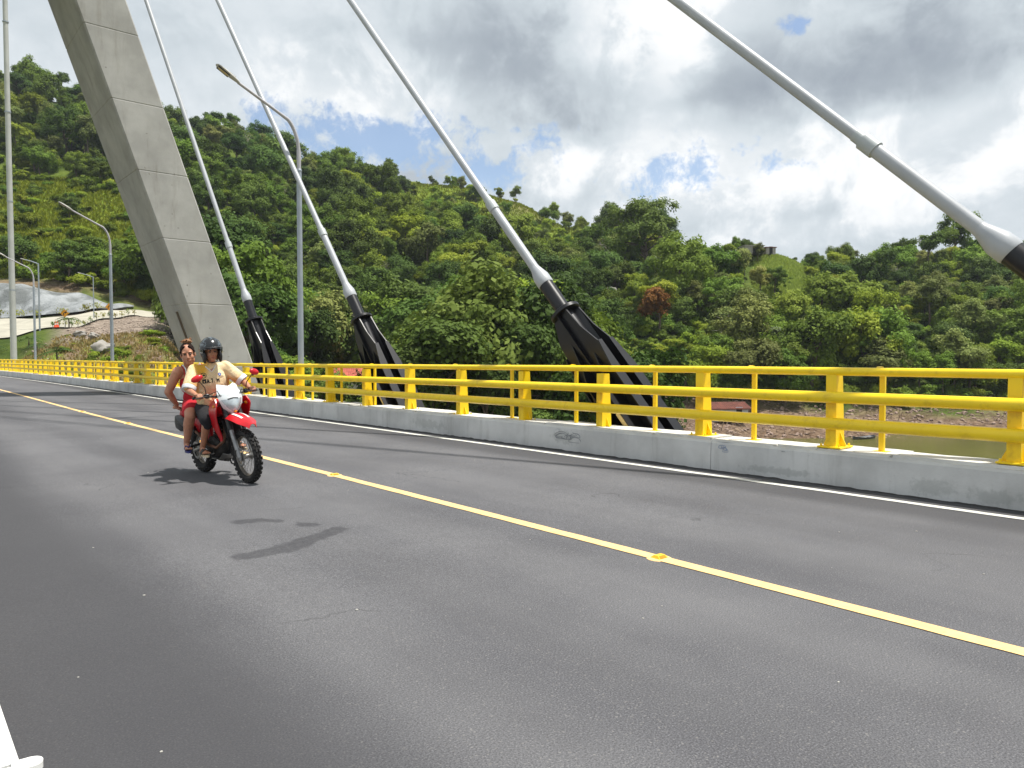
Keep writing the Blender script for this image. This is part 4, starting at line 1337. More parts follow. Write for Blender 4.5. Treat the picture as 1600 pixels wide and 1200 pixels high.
M['skin_a'] = skin_mat('rider_skin', S(178, 124, 96))
M['skin_b'] = skin_mat('passenger_skin', S(186, 132, 106))
M['black_cloth'] = simple('black_shorts_cloth', S(26, 26, 30), .9, var=.2, scale=12, bump=1.0, bscale=14)
M['red_cloth'] = simple('red_cloth', S(176, 18, 36), .85, var=.15, scale=10, bump=1.0, bscale=13)
M['white_cloth'] = simple('white_cloth', S(224, 226, 228), .8, var=.05, scale=10)
M['hair'] = simple('dark_hair', S(40, 29, 25), .85, var=.4, scale=40, bump=.8, bscale=60, spec=.15)
M['hair_light'] = simple('light_brown_hair', S(126, 86, 52), .5, var=.35, scale=40, bump=.6, bscale=90)
M['eye'] = simple('eye_dark', S(30, 20, 18), .2, var=.05)
M['lip'] = simple('lip', S(150, 82, 72), .5, var=.05)
M['sole_cream'] = simple('cream_sole', S(206, 190, 160), .8, var=.1)
M['strap_dark'] = simple('dark_sandal_strap', S(52, 46, 40), .6, var=.1)
M['strap_blue'] = simple('blue_sandal_strap', S(40, 48, 110), .5, var=.1)

# jersey: cream with a yellow shoulder and fine slanted pinstripes
m, g, b, out = base_mat('cream_jersey')
tc = g.n('ShaderNodeTexCoord'); P = tc.outputs['Object']
sp = g.n('ShaderNodeSeparateXYZ'); g.l(P, sp.inputs[0])
x, y, z = sp.outputs
diag = g.m('ADD', g.m('MULTIPLY', y, .72), g.m('MULTIPLY', z, .70))
st = g.m('SINE', g.m('MULTIPLY', diag, 330.0))
cream = g.mix(g.ss(g.noise(P, 7, 4, .6), .3, .7), S(222, 198, 156), S(236, 216, 178))
c = g.mix(g.ss(st, .55, .95, 0, .45), cream, S(206, 160, 78))
yy_ = g.m('ADD', y, g.m('MULTIPLY', g.m('SUBTRACT', z, 1.4), -.35))
yel = g.m('MULTIPLY', g.ss(yy_, -.04, -.13), g.ss(y, -.26, -.20, 0, .9))
yel = g.m('MULTIPLY', yel, g.ss(z, 1.24, 1.44, .0, 1))
c = g.mix(yel, c, S(232, 172, 20))
side_o = g.m('MULTIPLY', g.ss(g.m('ABSOLUTE', y), .175, .20), g.ss(z, 1.34, 1.26))
c = g.mix(g.m('MULTIPLY', side_o, .75), c, S(214, 150, 60))
g.put(b.inputs['Base Color'], c); b.inputs['Roughness'].default_value = .75
bp = g.n('ShaderNodeBump'); bp.inputs['Strength'].default_value = 1.0; bp.inputs['Distance'].default_value = .03
g.l(g.noise(P, 8, 4, .55, .8), bp.inputs['Height']); g.l(bp.outputs[0], b.inputs['Normal'])
M['jersey'] = m


def capsule(mb, a, b_, ra, rb, seg=14, sx=1.0, sy=1.0, up=(0, 1, 0)):
    a, b_ = Vector(a), Vector(b_); ax = (b_ - a); L = ax.length
    ax = ax.normalized() if L > 1e-6 else Vector((0, 0, 1))
    pts = []; rr = []
    for t in (-.98, -.8, -.5, 0):
        pts.append(a + ax * ra * t); rr.append(max(.002, ra * math.sqrt(max(0, 1 - t * t))))
    for t in (0, .5, .8, .98):
        pts.append(b_ + ax * rb * t); rr.append(max(.002, rb * math.sqrt(max(0, 1 - t * t))))
    mb.tube(pts, rr, seg, up=up, sx=sx, sy=sy)


def chain(mb, pts, radii, **k):
    for i in range(len(pts) - 1):
        capsule(mb, pts[i], pts[i + 1], radii[i], radii[i + 1], **k)


def remeshed(name, mb, mat, parent, voxel=.008, smooth=4, factor=.5):
    me = bpy.data.meshes.new(name); me.from_pydata(mb.v, [], mb.f)
    t = bpy.data.objects.new(name + '_src', me); COL.objects.link(t)
    md = t.modifiers.new('r', 'REMESH'); md.mode = 'VOXEL'; md.voxel_size = voxel
    sm = t.modifiers.new('s', 'SMOOTH'); sm.iterations = smooth; sm.factor = factor
    dg = bpy.context.evaluated_depsgraph_get()
    new = bpy.data.meshes.new_from_object(t.evaluated_get(dg))
    new.name = name
    bpy.data.objects.remove(t); bpy.data.meshes.remove(me)
    new.materials.clear(); new.materials.append(mat); shade(new, 180)
    return link(name, new, parent)


def head_shape(mb, c, Hm, s=1.0):
    def P(x, y, z): return Vector(c) + Hm @ (Vector((x, y, z)) * s)
    def E(x, y, z, r): mb.sphere(P(x, y, z), [q * s for q in r], 20, 14, Hm)
    E(-.008, 0, .035, (.098, .076, .098)); E(.022, 0, -.035, (.072, .062, .085)); E(.052, 0, -.092, (.034, .036, .030))
    for q in (-1, 1):
        E(.046, q * .036, -.030, (.034, .030, .036)); E(.074, q * .030, .032, (.018, .028, .013)); E(-.006, q * .078, -.008, (.019, .010, .031))
        E(.010, q * .052, -.070, (.045, .018, .035))
    capsule(mb, P(.086, 0, .014), P(.101, 0, -.030), .008 * s, .0125 * s)
    for q in (-1, 1): E(.092, q * .011, -.036, (.010, .008, .008))
    capsule(mb, P(.082, -.02, -.066), P(.082, .02, -.066), .010 * s, .010 * s)
    return P


def face_details(body, P, Hm, s=1.0, tired=0):
    for q in (-1, 1):
        e = MB().sphere(P(.079, q * .031, .008), (.011 * s, .0145 * s, .0065 * s), 12, 8, Hm).build('eye', simple('eye_white', S(150, 126, 114), .4) if 'eye_white' not in bpy.data.materials else bpy.data.materials['eye_white'], body, smooth=90)
        MB().sphere(P(.0885, q * .031, .007), (.004 * s, .0075 * s, .0075 * s), 10, 6, Hm).build('iris', M['eye'], e, smooth=90)
        MB().tube([P(.086, q * .014, .026), P(.092, q * .03, .033), P(.080, q * .050, .027)], [.003, .0036, .002], 6).build('eyebrow', M['hair'], body, smooth=60)
        MB().tube([P(.087, q * .014, .013), P(.090, q * .031, .0175), P(.080, q * .047, .012)], [.003, .003, .002], 5).build('eyelid', M['eye'], body, smooth=60)
    MB().tube([P(.082, -.026, -.066), P(.0925, -.01, -.0635), P(.0935, 0, -.0655), P(.0925, .01, -.0635), P(.082, .026, -.066)], [.003, .006, .006, .006, .003], 6).build('lips', M['lip'], body, smooth=60)


def grip_hand(mb, g0, s, wrist, axis=Vector((0, 1, 0)), back=Vector((-1, 0, 0)), up=Vector((0, 0, 1))):
    """hand closed round a bar at g0; axis runs outwards along the bar (little finger outside)"""
    pal = g0 + back * .030 + up * .020
    for k in range(4):
        o = axis * (.036 - .024 * (3 - k) + .0)
        ln = [1.0, 1.1, 1.05, .85][k]
        kn = g0 + o + back * .018 + up * .038
        p1 = g0 + o - back * .020 * ln + up * .034
        p2 = g0 + o - back * .036 * ln + up * .004
        p3 = g0 + o - back * .018 * ln - up * .024
        chain(mb, [pal + o * .8 + back * .02, kn, p1, p2, p3], [.013, .0115, .0098, .0090, .0080], seg=10)
    ti = -axis
    chain(mb, [pal + ti * .03 + back * .02, g0 + ti * .055 + back * .012 - up * .004, g0 + ti * .055 - back * .022 - up * .014], [.015, .0115, .009], seg=10)
    mb.sphere(pal + back * .012, (.030, .045, .020), 12, 8)
    chain(mb, [wrist, pal + back * .025], [.027, .024])


def foot(mb, ank, toe_dir, side, L=.235, sink=.055):
    """bare foot; returns sole frame"""
    f = Vector((toe_dir[0], toe_dir[1], 0)).normalized(); l = Vector((-f.y, f.x, 0))
    z0 = ank.z - .07
    heel = Vector((ank.x, ank.y, z0 + .012)) - f * .035
    ball = heel + f * L * .68
    chain(mb, [ank, Vector((ank.x, ank.y, z0 + .030)) - f * .02, heel + Vector((0, 0, .012))], [.036, .034, .030])
    chain(mb, [ank + f * .01 - Vector((0, 0, .02)), heel.lerp(ball, .6) + Vector((0, 0, .022)), ball + Vector((0, 0, .004))], [.036, .030, .024])
    for q in (-1, 0, 1):
        capsule(mb, heel + l * q * .012, ball + l * q * .026, .024, .018)
    for k in range(5):
        o = (k - 2) * .0165 * (1)
        big = (k == 0 and side < 0) or (k == 4 and side > 0)
        big = (k == 4) if side < 0 else (k == 0)
        e = ball + l * o + f * (L * .27 - abs(k - (4 if side < 0 else 0)) * .010)
        capsule(mb, ball + l * o * .95, e, .0125 if big else .0095, .0105 if big else .0075, seg=8)
    return heel, ball, f, l, z0


def sandal(name, hb_, mat_s, mat_b, parent, slide=True):
    heel, ball, f, l, z0 = hb_
    c = heel.lerp(ball, .62)
    t = empty(name, parent=parent)
    ol = []
    for k in range(20):
        a = 2 * math.pi * k / 20
        xx = math.cos(a) * .145; yy = math.sin(a) * (.042 if math.cos(a) > -.2 else .036)
        ol.append((xx, yy))
    rotm = Matrix((f, l, Vector((0, 0, 1)))).transposed().to_4x4()
    MB().prism(ol, .026, Matrix.Translation(c + Vector((0, 0, z0 - c.z - .026))) @ rotm).build('sole', mat_s, t)
    if slide:
        def sf(u, v):
            a = math.pi * v
            return heel.lerp(ball, .55 + .38 * u) + l * math.cos(a) * .052 + Vector((0, 0, -.02 + math.sin(a) * (.068 - .018 * u)))
        sheet(sf, 5, 11, .006, 'strap', mat_b, t)
        return t, sf
    sp_ = MB()
    toe = ball + f * .03
    sp_.tube([heel.lerp(ball, .55) + l * .042 - Vector((0, 0, .01)), heel.lerp(ball, .8) + l * .025 + Vector((0, 0, .038)), toe + Vector((0, 0, .02))], .008, 6)
    sp_.tube([heel.lerp(ball, .55) - l * .042 - Vector((0, 0, .01)), heel.lerp(ball, .8) - l * .025 + Vector((0, 0, .038)), toe + Vector((0, 0, .02))], .008, 6)
    sp_.build('strap', mat_b, t)
    return t, None


V3 = lambda *a: Vector(a)
# ---- driver ----------------------------------------------------------------
drv = empty('person'); drv.matrix_world = BIKE_M
tag(drv, 'person in a black helmet and cream jersey steering the motorcycle', 'person')
HmD = Matrix.Rotation(R(-12), 3, 'Z') @ Matrix.Rotation(R(6), 3, 'Y')
hd = V3(.645, -.005, 1.665)
mb = MB()
PD = head_shape(mb, hd, HmD)
chain(mb, [V3(.555, 0, 1.46), V3(.58, 0, 1.52), V3(.62, 0, 1.59)], [.078, .060, .058])
mb.sphere((.53, 0, 1.30), (.105, .160, .20), 18, 12); mb.sphere((.47, 0, 1.04), (.115, .155, .18), 18, 12)
capsule(mb, (.535, -.16, 1.44), (.535, .16, 1.44), .055, .055)
arms = {-1: [V3(.535, -.205, 1.445), V3(.645, -.355, 1.205), V3(.865, -.350, 1.150)], 1: [V3(.535, .205, 1.445), V3(.68, .365, 1.235), V3(.868, .352, 1.155)]}
for s in (-1, 1):
    a = arms[s]
    chain(mb, [a[0], a[0].lerp(a[1], .5), a[1]], [.052, .050, .041]); chain(mb, [a[1], a[1].lerp(a[2], .35), a[2]], [.042, .041, .027])
    grip_hand(mb, GR[s], s, a[2], V3(0, s, 0))
legs = {-1: [V3(.42, -.105, .925), V3(.805, -.225, .800), V3(.575, -.235, .435)], 1: [V3(.42, .105, .925), V3(.80, .24, .80), V3(.575, .24, .435)]}
feet = {}
for s in (-1, 1):
    a = legs[s]
    chain(mb, [a[0], a[0].lerp(a[1], .5), a[1]], [.088, .075, .056]); chain(mb, [a[1], a[1].lerp(a[2], .30) + V3(-.012, 0, 0), a[2].lerp(a[1], .25), a[2]], [.054, .054, .039, .034])
    feet[s] = foot(mb, a[2], (1, s * .12), s)
body = remeshed('body', mb, M['skin_a'], drv, .0065, 3)
face_details(body, PD, HmD)
for s in (-1, 1):
    t, sf = sandal('sandal', feet[s], M['sole_cream'], M['strap_dark'], drv)
    # pale curved tick on the strap
    pts = [Vector(sf(.25 + .5 * k / 8, .42 - s * .0 - .16 * (k / 8 - .5) - .10 * math.sin(math.pi * k / 8))) + Vector((0, 0, .004)) for k in range(9)]
    MB().tube(pts, [.002, .005, .007, .008, .007, .006, .005, .003, .002], 5).build('tick_mark', M['decal'], t)
# jersey
mb = MB()
mb.sphere((.53, 0, 1.29), (.140, .205, .235), 22, 14); mb.sphere((.475, 0, 1.05), (.155, .195, .18), 20, 12)
capsule(mb, (.535, -.185, 1.43), (.535, .185, 1.43), .082, .082)
chain(mb, [V3(.545, 0, 1.45), V3(.57, 0, 1.505)], [.105, .078])
for s in (-1, 1):
    a = arms[s]; e = a[0].lerp(a[1], .78)
    chain(mb, [a[0], a[0].lerp(a[1], .45), e], [.084, .086, .086])
    chain(mb, [V3(.545, s * .19, 1.40), V3(.51, s * .175, 1.15)], [.062, .057])
rr = random.Random(3)
for k in range(16):
    z = rr.uniform(.98, 1.24); yy = rr.uniform(-.15, .15); xx = .475 + .155 * math.sqrt(max(0, 1 - (yy / .2) ** 2)) * .98
    capsule(mb, (xx, yy, z), (xx - .01, yy + rr.uniform(-.10, .10) * .8, z - rr.uniform(.04, .11)), .017, .010)
shirt = remeshed('jersey', mb, M['jersey'], drv, .009, 3)
for s in (-1, 1):
    a = arms[s]; e0 = a[0].lerp(a[1], .80); e1 = a[0].lerp(a[1], .99)
    MB().tube([e0, e0.lerp(e1, .1), e0.lerp(e1, .9), e1, e1.lerp(e0, .05)], [.078, .088, .0865, .083, .06], 20).build('cuff', M['white_cloth'], shirt, smooth=50)
# printed marks follow the chest surface
bv = BVHTree.FromPolygons([v.co for v in shirt.data.vertices], [tuple(p.vertices) for p in shirt.data.polygons])
FD = V3(1, -.25, .08).normalized(); FL = V3(0, 0, 1).cross(FD).normalized(); FU = FD.cross(FL)
ORG = V3(.53, 0, 1.31)
def on_chest(a, b_, off=.003):
    """a to the wearer's left, b up, metres from the chest centre"""
    o = ORG + FL * a + FU * b_ + FD * .6
    h = bv.ray_cast(o, -FD)
    return (h[0] + FD * off) if h[0] else (ORG + FL * a + FU * b_ + FD * .1)
def print_poly(name, loops, mat):
    bm = bmesh.new()
    for lp in loops:
        f = bm.faces.new([bm.verts.new(on_chest(*p)) for p in lp])
    bmesh.ops.triangulate(bm, faces=bm.faces)
    me = bpy.data.meshes.new(name); bm.to_mesh(me); bm.free(); me.materials.append(mat)
    return link(name, me, shirt)
M['print_black'] = simple('black_print', S(24, 22, 24), .6, var=.05)
M['print_blue'] = simple('blue_print', S(40, 84, 170), .6, var=.05)
def rect(a, b_, w, h): return [(a, b_), (a + w, b_), (a + w, b_ + h), (a, b_ + h)]
lt = []
# sponsor lettering, left to right as seen from the front (a runs from the wearer's right = negative)
def stroke(x0, z0, x1, z1, w=.0115):
    d_ = Vector((x1 - x0, z1 - z0)); n = Vector((-d_.y, d_.x)).normalized() * w / 2
    return [(x0 - n.x, z0 - n.y), (x1 - n.x, z1 - n.y), (x1 + n.x, z1 + n.y), (x0 + n.x, z0 + n.y)]
bx = -.128; bz = -.055; hh = .050
lt += [rect(bx, bz, .048, .054)]                                              # bold logo letter
def text(ch, x):
    o = []
    if ch == 'B': o = [stroke(x, bz, x, bz + hh), stroke(x, bz + hh, x + .018, bz + hh * .8), stroke(x + .018, bz + hh * .8, x, bz + hh * .5), stroke(x, bz + hh * .5, x + .02, bz + hh * .25), stroke(x + .02, bz + hh * .25, x, bz)]
    if ch == 'A': o = [stroke(x, bz, x + .012, bz + hh), stroke(x + .012, bz + hh, x + .024, bz), stroke(x + .005, bz + hh * .35, x + .019, bz + hh * .35)]
    if ch == '.': o = [rect(x, bz, .009, .009)]
    if ch == 'T': o = [stroke(x, bz + hh, x + .026, bz + hh), stroke(x + .013, bz, x + .013, bz + hh)]
    if ch == 'M': o = [stroke(x, bz, x, bz + hh), stroke(x, bz + hh, x + .014, bz + hh * .4), stroke(x + .014, bz + hh * .4, x + .028, bz + hh), stroke(x + .028, bz + hh, x + .028, bz)]
    return o
for ch, x in (('A', -.072), ('.', -.038), ('T', -.022), ('.', .012), ('M', .052)): lt += text(ch, x)
print_poly('sponsor_lettering', lt, M['print_black'])
print_poly('logo_notch', [rect(bx + .016, bz + .012, .012, .018)], M['jersey'])
circ = lambda a, b_, r, n=18: [(a + r * math.cos(2 * math.pi * k / n), b_ + r * math.sin(2 * math.pi * k / n)) for k in range(n)]
ring = [[(circ(-.105, .048, .036)[k]), (circ(-.105, .048, .036)[(k + 1) % 18]), (circ(-.105, .048, .029)[(k + 1) % 18]), (circ(-.105, .048, .029)[k])] for k in range(18)]
print_poly('round_badge', ring + [stroke(-.12, .035, -.10, .062), stroke(-.10, .062, -.088, .04), stroke(-.118, .05, -.092, .046)], M['print_black'])
print_poly('blue_badge', [[(.078, .060), (.098, .068), (.118, .060), (.116, .036), (.098, .020), (.080, .036)]], M['print_blue'])
print_poly('badge_spot', [circ(.098, .046, .008, 8)], M['white_cloth'])
# V collar
vc = MB(); vc.tube([on_chest(-.065, .165, .002), on_chest(-.03, .12, .004), on_chest(0, .085, .004), on_chest(.03, .12, .004), on_chest(.065, .165, .002)], .007, 6); vc.build('collar', M['white_cloth'], shirt, smooth=60)
bm_ = [[(-.05, .15), (0, .092), (.05, .15)]]
print_poly('open_neck', bm_, M['skin_a'])
# shorts
mb = MB()
mb.sphere((.42, 0, .93), (.145, .185, .13), 20, 12)
for s in (-1, 1):
    a = legs[s]; e = a[0].lerp(a[1], .92)
    chain(mb, [a[0], a[0].lerp(a[1], .5), e], [.108, .102, .094])
    capsule(mb, e, e + V3(.01, s * .004, -.07), .080, .060)
remeshed('shorts', mb, M['black_cloth'], drv, .010, 3)
# helmet: open face shell with peak and cheek pieces
m, g, b, out = base_mat('helmet_paint')
tc = g.n('ShaderNodeTexCoord'); P = tc.outputs['Object']
n = g.noise(P, 16, 3, .5, 1.5)
g.put(b.inputs['Base Color'], g.mix(g.ss(n, .53, .58), S(20, 22, 24), S(82, 92, 98))); b.inputs['Roughness'].default_value = .22; b.inputs['Coat Weight'].default_value = .5
M['helmet'] = m
hel = empty('helmet', parent=drv)
def PH(x, y, z): return hd + HmD @ V3(x, y, z)
def shell(rx, ry, rz, cz, th, nm, mat, open_front=True):
    nu, nv = 40, 24; vs_ = []; fs_ = []; keep = {}
    for lay, k in ((0, 1.0), (1, 1 - th)):
        for j in range(nv + 1):
            t = math.pi * (.0 + .84 * j / nv)
            for i in range(nu):
                a = 2 * math.pi * i / nu
                vs_.append(PH(rx * k * math.sin(t) * math.cos(a) - .008, ry * k * math.sin(t) * math.sin(a), cz + rz * k * math.cos(t)))
    def ok(i, j):
        a = 2 * math.pi * (i + .5) / nu; a = a if a < math.pi else a - 2 * math.pi
        t = math.pi * .84 * (j + .5) / nv
        z = cz + rz * math.cos(t)
        return not (z < .055 and abs(a) < R(58 if z > -.06 else 46) )
    N = (nv + 1) * nu
    for j in range(nv):
        for i in range(nu):
            if not ok(i, j): continue
            i2 = (i + 1) % nu
            q = (j * nu + i, (j + 1) * nu + i, (j + 1) * nu + i2, j * nu + i2)
            fs_.append(q); fs_.append(tuple(N + w for w in q[::-1]))
            for (di, dj, e) in ((1, 0, (q[3], q[2])), (-1, 0, (q[1], q[0])), (0, 1, (q[2], q[1])), (0, -1, (q[0], q[3]))):
                jj = j + dj
                if jj >= nv or (0 <= jj < nv and not ok((i + di) % nu, jj)):
                    fs_.append((e[1], e[0], N + e[0], N + e[1]))
    return MB().add(vs_, fs_).build(nm, mat, hel, smooth=60)
shell(.160, .144, .165, .030, .10, 'shell', M['helmet'])
def peak(u, v):
    y = (v * 2 - 1); return PH(.125 + .045 * u - .05 * y * y, y * .105, .082 - .020 * u - .012 * y * y)
sheet(peak, 5, 11, .006, 'peak', M['helmet'], hel)
MB().tube([PH(.125, -.10, .068), PH(.150, -.05, .072), PH(.157, 0, .073), PH(.150, .05, .072), PH(.125, .10, .068)], .009, 8).build('brow_trim', M['bk_plastic'], hel, smooth=60)
for s in (-1, 1):
    ck = MB().sphere(PH(.045, s * .098, -.055), (.062, .026, .085), 14, 10, HmD).build('cheek_pad', M['bk_plastic'], hel, smooth=80)
    MB().sphere(PH(.02, s * .137, .05), (.022, .008, .022), 12, 6, HmD).build('visor_screw', M['metal'], hel, smooth=60)
    MB().tube([PH(.02, s * .09, -.08), PH(.045, s * .05, -.125), PH(.05, 0, -.135)], .006, 6).build('chin_strap', M['bk_plastic'], hel)

# ---- passenger ---------------------------------------------------------------
psg = empty('person'); psg.matrix_world = BIKE_M
tag(psg, 'person in a red top and red shorts riding pillion behind the helmeted driver', 'person')
HmP = Matrix.Rotation(R(-24), 3, 'Z') @ Matrix.Rotation(R(4), 3, 'Y') @ Matrix.Rotation(R(2), 3, 'X')
hp = V3(.215, -.135, 1.645)
mb = MB()
PP = head_shape(mb, hp, HmP, 1.10)
chain(mb, [V3(.14, -.10, 1.44), V3(.155, -.112, 1.50), V3(.19, -.13, 1.57)], [.085, .064, .058])
mb.sphere((.13, -.07, 1.28), (.11, .170, .20), 18, 12); mb.sphere((.10, -.02, 1.05), (.125, .175, .16), 18, 12)
capsule(mb, (.135, -.24, 1.435), (.135, .06, 1.435), .060, .060)
pa = {-1: [V3(.135, -.265, 1.43), V3(.02, -.375, 1.165), V3(-.06, -.255, .975)], 1: [V3(.135, .09, 1.43), V3(.22, .26, 1.15), V3(.38, .20, 1.04)]}
for s in (-1, 1):
    a = pa[s]
    chain(mb, [a[0], a[0].lerp(a[1], .5), a[1]], [.066, .062, .049]); chain(mb, [a[1], a[1].lerp(a[2], .35), a[2]], [.050, .048, .029])
grip_hand(mb, V3(-.10, -.212, .905), -1, pa[-1][2], V3(-1, .0, .12).normalized(), V3(.05, -.8, .2).normalized(), V3(0, -.3, 1).normalized())
h0 = pa[1][2]
for k in range(4):
    o = V3(0, 0, .03 - .02 * k)
    chain(mb, [h0, h0 + V3(.05, -.01, 0) + o, h0 + V3(.09, -.035, 0) + o, h0 + V3(.10, -.07, 0) + o], [.026, .012, .010, .008], seg=10)
chain(mb, [h0, h0 + V3(.03, -.02, .04), h0 + V3(.05, -.05, .05)], [.022, .012, .009], seg=10)
pl = {-1: [V3(.10, -.115, .955), V3(.44, -.290, .855), V3(.235, -.300, .475)], 1: [V3(.10, .115, .955), V3(.44, .29, .855), V3(.235, .30, .475)]}
pfeet = {}
for s in (-1, 1):
    a = pl[s]
    chain(mb, [a[0], a[0].lerp(a[1], .5), a[1]], [.108, .096, .070]); chain(mb, [a[1], a[1].lerp(a[2], .30) + V3(-.014, 0, 0), a[2].lerp(a[1], .25), a[2]], [.068, .069, .047, .038])
    pfeet[s] = foot(mb, a[2], (1, s * .25), s, L=.22)
body = remeshed('body', mb, M['skin_b'], psg, .0065, 3)
face_details(body, PP, HmP, 1.10)
for s in (-1, 1):
    sandal('sandal', pfeet[s], M['strap_blue'], M['strap_blue'], psg, slide=False)
mb = MB()
mb.sphere((.135, -.068, 1.245), (.125, .188, .175), 20, 12); mb.sphere((.105, -.03, 1.06), (.14, .19, .15), 20, 12)
for s in (-1, 1): mb.sphere((.22, -.068 + s * .08, 1.29), (.055, .065, .065), 14, 10)
top = remeshed('top', mb, M['red_cloth'], psg, .009, 3)
for s, y0 in ((-1, -.185), (1, .035)):
    st_ = MB()
    st_.tube([V3(.245, y0 + s * .01, 1.33), V3(.21, y0, 1.45), V3(.14, y0, 1.503), V3(.05, y0, 1.43)], [.018] * 4, 8, sx=1, sy=.35, up=(0, 1, 0))
    st_.build('strap', M['white_cloth'], top, smooth=60)
    MB().tube([V3(.245, y0 + s * .032, 1.34), V3(.208, y0 + s * .024, 1.455), V3(.14, y0 + s * .024, 1.504)], .006, 6).build('strap_edge', M['red_cloth'], top)
mb = MB()
mb.sphere((.10, -.005, .965), (.155, .195, .125), 20, 12)
for s in (-1, 1):
    a = pl[s]; chain(mb, [a[0], a[0].lerp(a[1], .55)], [.128, .116])
remeshed('shorts', mb, M['red_cloth'], psg, .010, 3)
# hair drawn back into a top knot
mb = MB()
def PX(x, y, z): return PP(x, y, z)
mb.sphere(PX(-.026, 0, .052), (.106, .090, .100), 20, 14, HmP)
for s in (-1, 1): capsule(mb, PX(.058, s * .030, .100), PX(.030, s * .076, .035), .018, .014)
mb.sphere(PX(-.055, 0, .0), (.060, .077, .088), 16, 10, HmP)
for s in (-1, 1): mb.sphere(PX(-.01, s * .062, .03), (.055, .024, .060), 12, 8, HmP)
hair = remeshed('hair', mb, M['hair'], psg, .007, 2)
mb = MB(); rr = random.Random(8)
c0 = PX(-.050, .012, .148)
mb.sphere(c0, (.055, .060, .042), 14, 10)
for k in range(16):
    a = 2 * math.pi * k / 16; d_ = V3(math.cos(a), math.sin(a), rr.uniform(-.2, .9)).normalized()
    mb.tube([c0 + d_ * .035, c0 + d_ * .062 + V3(0, 0, .008), c0 + d_ * rr.uniform(.07, .09)], [.012, .009, .003], 5)
mb.build('hair_knot', M['hair_light'], hair, smooth=60)

# ------------------------------------------------------------------ approach road, shotcrete, rubble
M['conc_road'] = concrete_mat('pale_concrete_road', S(168, 164, 150), streak=.3, stain=S(140, 134, 120), bump=.1, scale=.3, zstreak=False)
M['shot'] = None
m, g, b, out = base_mat('sprayed_concrete')
tc = g.n('ShaderNodeTexCoord'); P = tc.outputs['Object']
n1 = g.noise(P, .22, 6, .62, .4); n2 = g.noise(P, 1.5, 6, .7)
c = g.mix(g.ss(n1, .35, .62), S(98, 102, 102), S(150, 154, 156))
c = g.mix(g.ss(n2, .5, .75, 0, .5), c, S(108, 112, 112))
g.put(b.inputs['Base Color'], c); b.inputs['Roughness'].default_value = .9
bp = g.n('ShaderNodeBump'); bp.inputs['Strength'].default_value = .9; bp.inputs['Distance'].default_value = .5
g.l(g.noise(P, .6, 6, .7), bp.inputs['Height']); g.l(bp.outputs[0], b.inputs['Normal'])
M['shot'] = m


def drape(q0d0, q1d1, n, name, mat, off=.12, nv=5, lump=0.0, kind='structure', seed=0):
    """sheet between two (q,d) polylines, laid on the ground"""
    def lerp(pl, t):
        ts = np.linspace(0, 1, len(pl))
        return np.interp(t, ts, [p[0] for p in pl]), np.interp(t, ts, [p[1] for p in pl])
    T = np.linspace(0, 1, n); U = np.linspace(0, 1, nv)
    qa, da = lerp(q0d0, T); qb, db = lerp(q1d1, T)
    Q = qa[None] * (1 - U[:, None]) + qb[None] * U[:, None]
    D = da[None] * (1 - U[:, None]) + db[None] * U[:, None]
    X, Y = W2(Q, D)
    Z = ground(Q, D) + off
    if lump:
        e = np.sin(np.pi * U)[:, None] ** .5
        Z = Z + lump * e * (np.sin(X / 1.9 + Y / 2.7) + .8 * np.sin(X / .9 - Y / 1.3 + 1) + np.sin(X / 4.4 + 2)) * .5
    V = np.stack([X, Y, Z], -1).reshape(-1, 3)
    idx = np.arange(nv * n).reshape(nv, n)
    F = np.stack([idx[:-1, :-1], idx[:-1, 1:], idx[1:, 1:], idx[1:, :-1]], -1).reshape(-1, 4)
    me = npmesh(name, V, F, [mat], smooth=True)
    return link(name, me)


# road climbing past the sprayed slope
tag(drape([(-1.0, 104), (-.80, 108), (-.693, 112), (-.63, 119), (-.585, 124), (-.54, 133), (-.50, 144), (-.44, 149)],
          [(-1.0, 130), (-.80, 134), (-.693, 136), (-.63, 138.5), (-.585, 141), (-.54, 146), (-.50, 152), (-.44, 155)], 80, 'hill_road', M['conc_road'], off=.28, nv=14), kind='structure')
# concrete road leaving the bridge
mb = MB(); vs_ = []; ys = np.arange(97, 128, 1.5)
for q in ys:
    bend = sh(97) - .0231 * 2 * (q - 97) * .62 - .016 * (q - 97) ** 2
    zz = dz(97) + .02 + .004 * (q - 97) ** 1.5
    vs_ += [(-1.0 + bend, q, zz), (9.6 + bend, q, zz), (10.4 + bend, q, zz - 1.4), (-1.6 + bend, q, zz - 1.4)]
fs_ = []
for i in range(len(ys) - 1):
    for k in range(4):
        fs_.append((4 * i + k, 4 * i + (k + 1) % 4, 4 * i + 4 + (k + 1) % 4, 4 * i + 4 + k))
fs_.append((0, 1, 2, 3))
tag(mb.add(vs_, fs_).build('approach_road', M['conc_road']), kind='structure')

sc = drape([(-1.1, 138), (-.85, 138.5), (-.75, 139.5), (-.693, 140.5), (-.63, 142), (-.585, 143.5), (-.54, 147), (-.51, 152)],
           [(-1.1, 151), (-.85, 151.5), (-.75, 151.6), (-.693, 151.2), (-.63, 151.8), (-.585, 152), (-.54, 151.5), (-.51, 153)], 150, 'sprayed_concrete_slope', M['shot'], off=.55, nv=26, lump=.75)
tag(sc, 'lumpy grey sprayed concrete slope beside the road at the left', 'retaining slope')

# low kerb blocks along the hill road are far too small to split: one border of short stones
rg = random.Random(21)


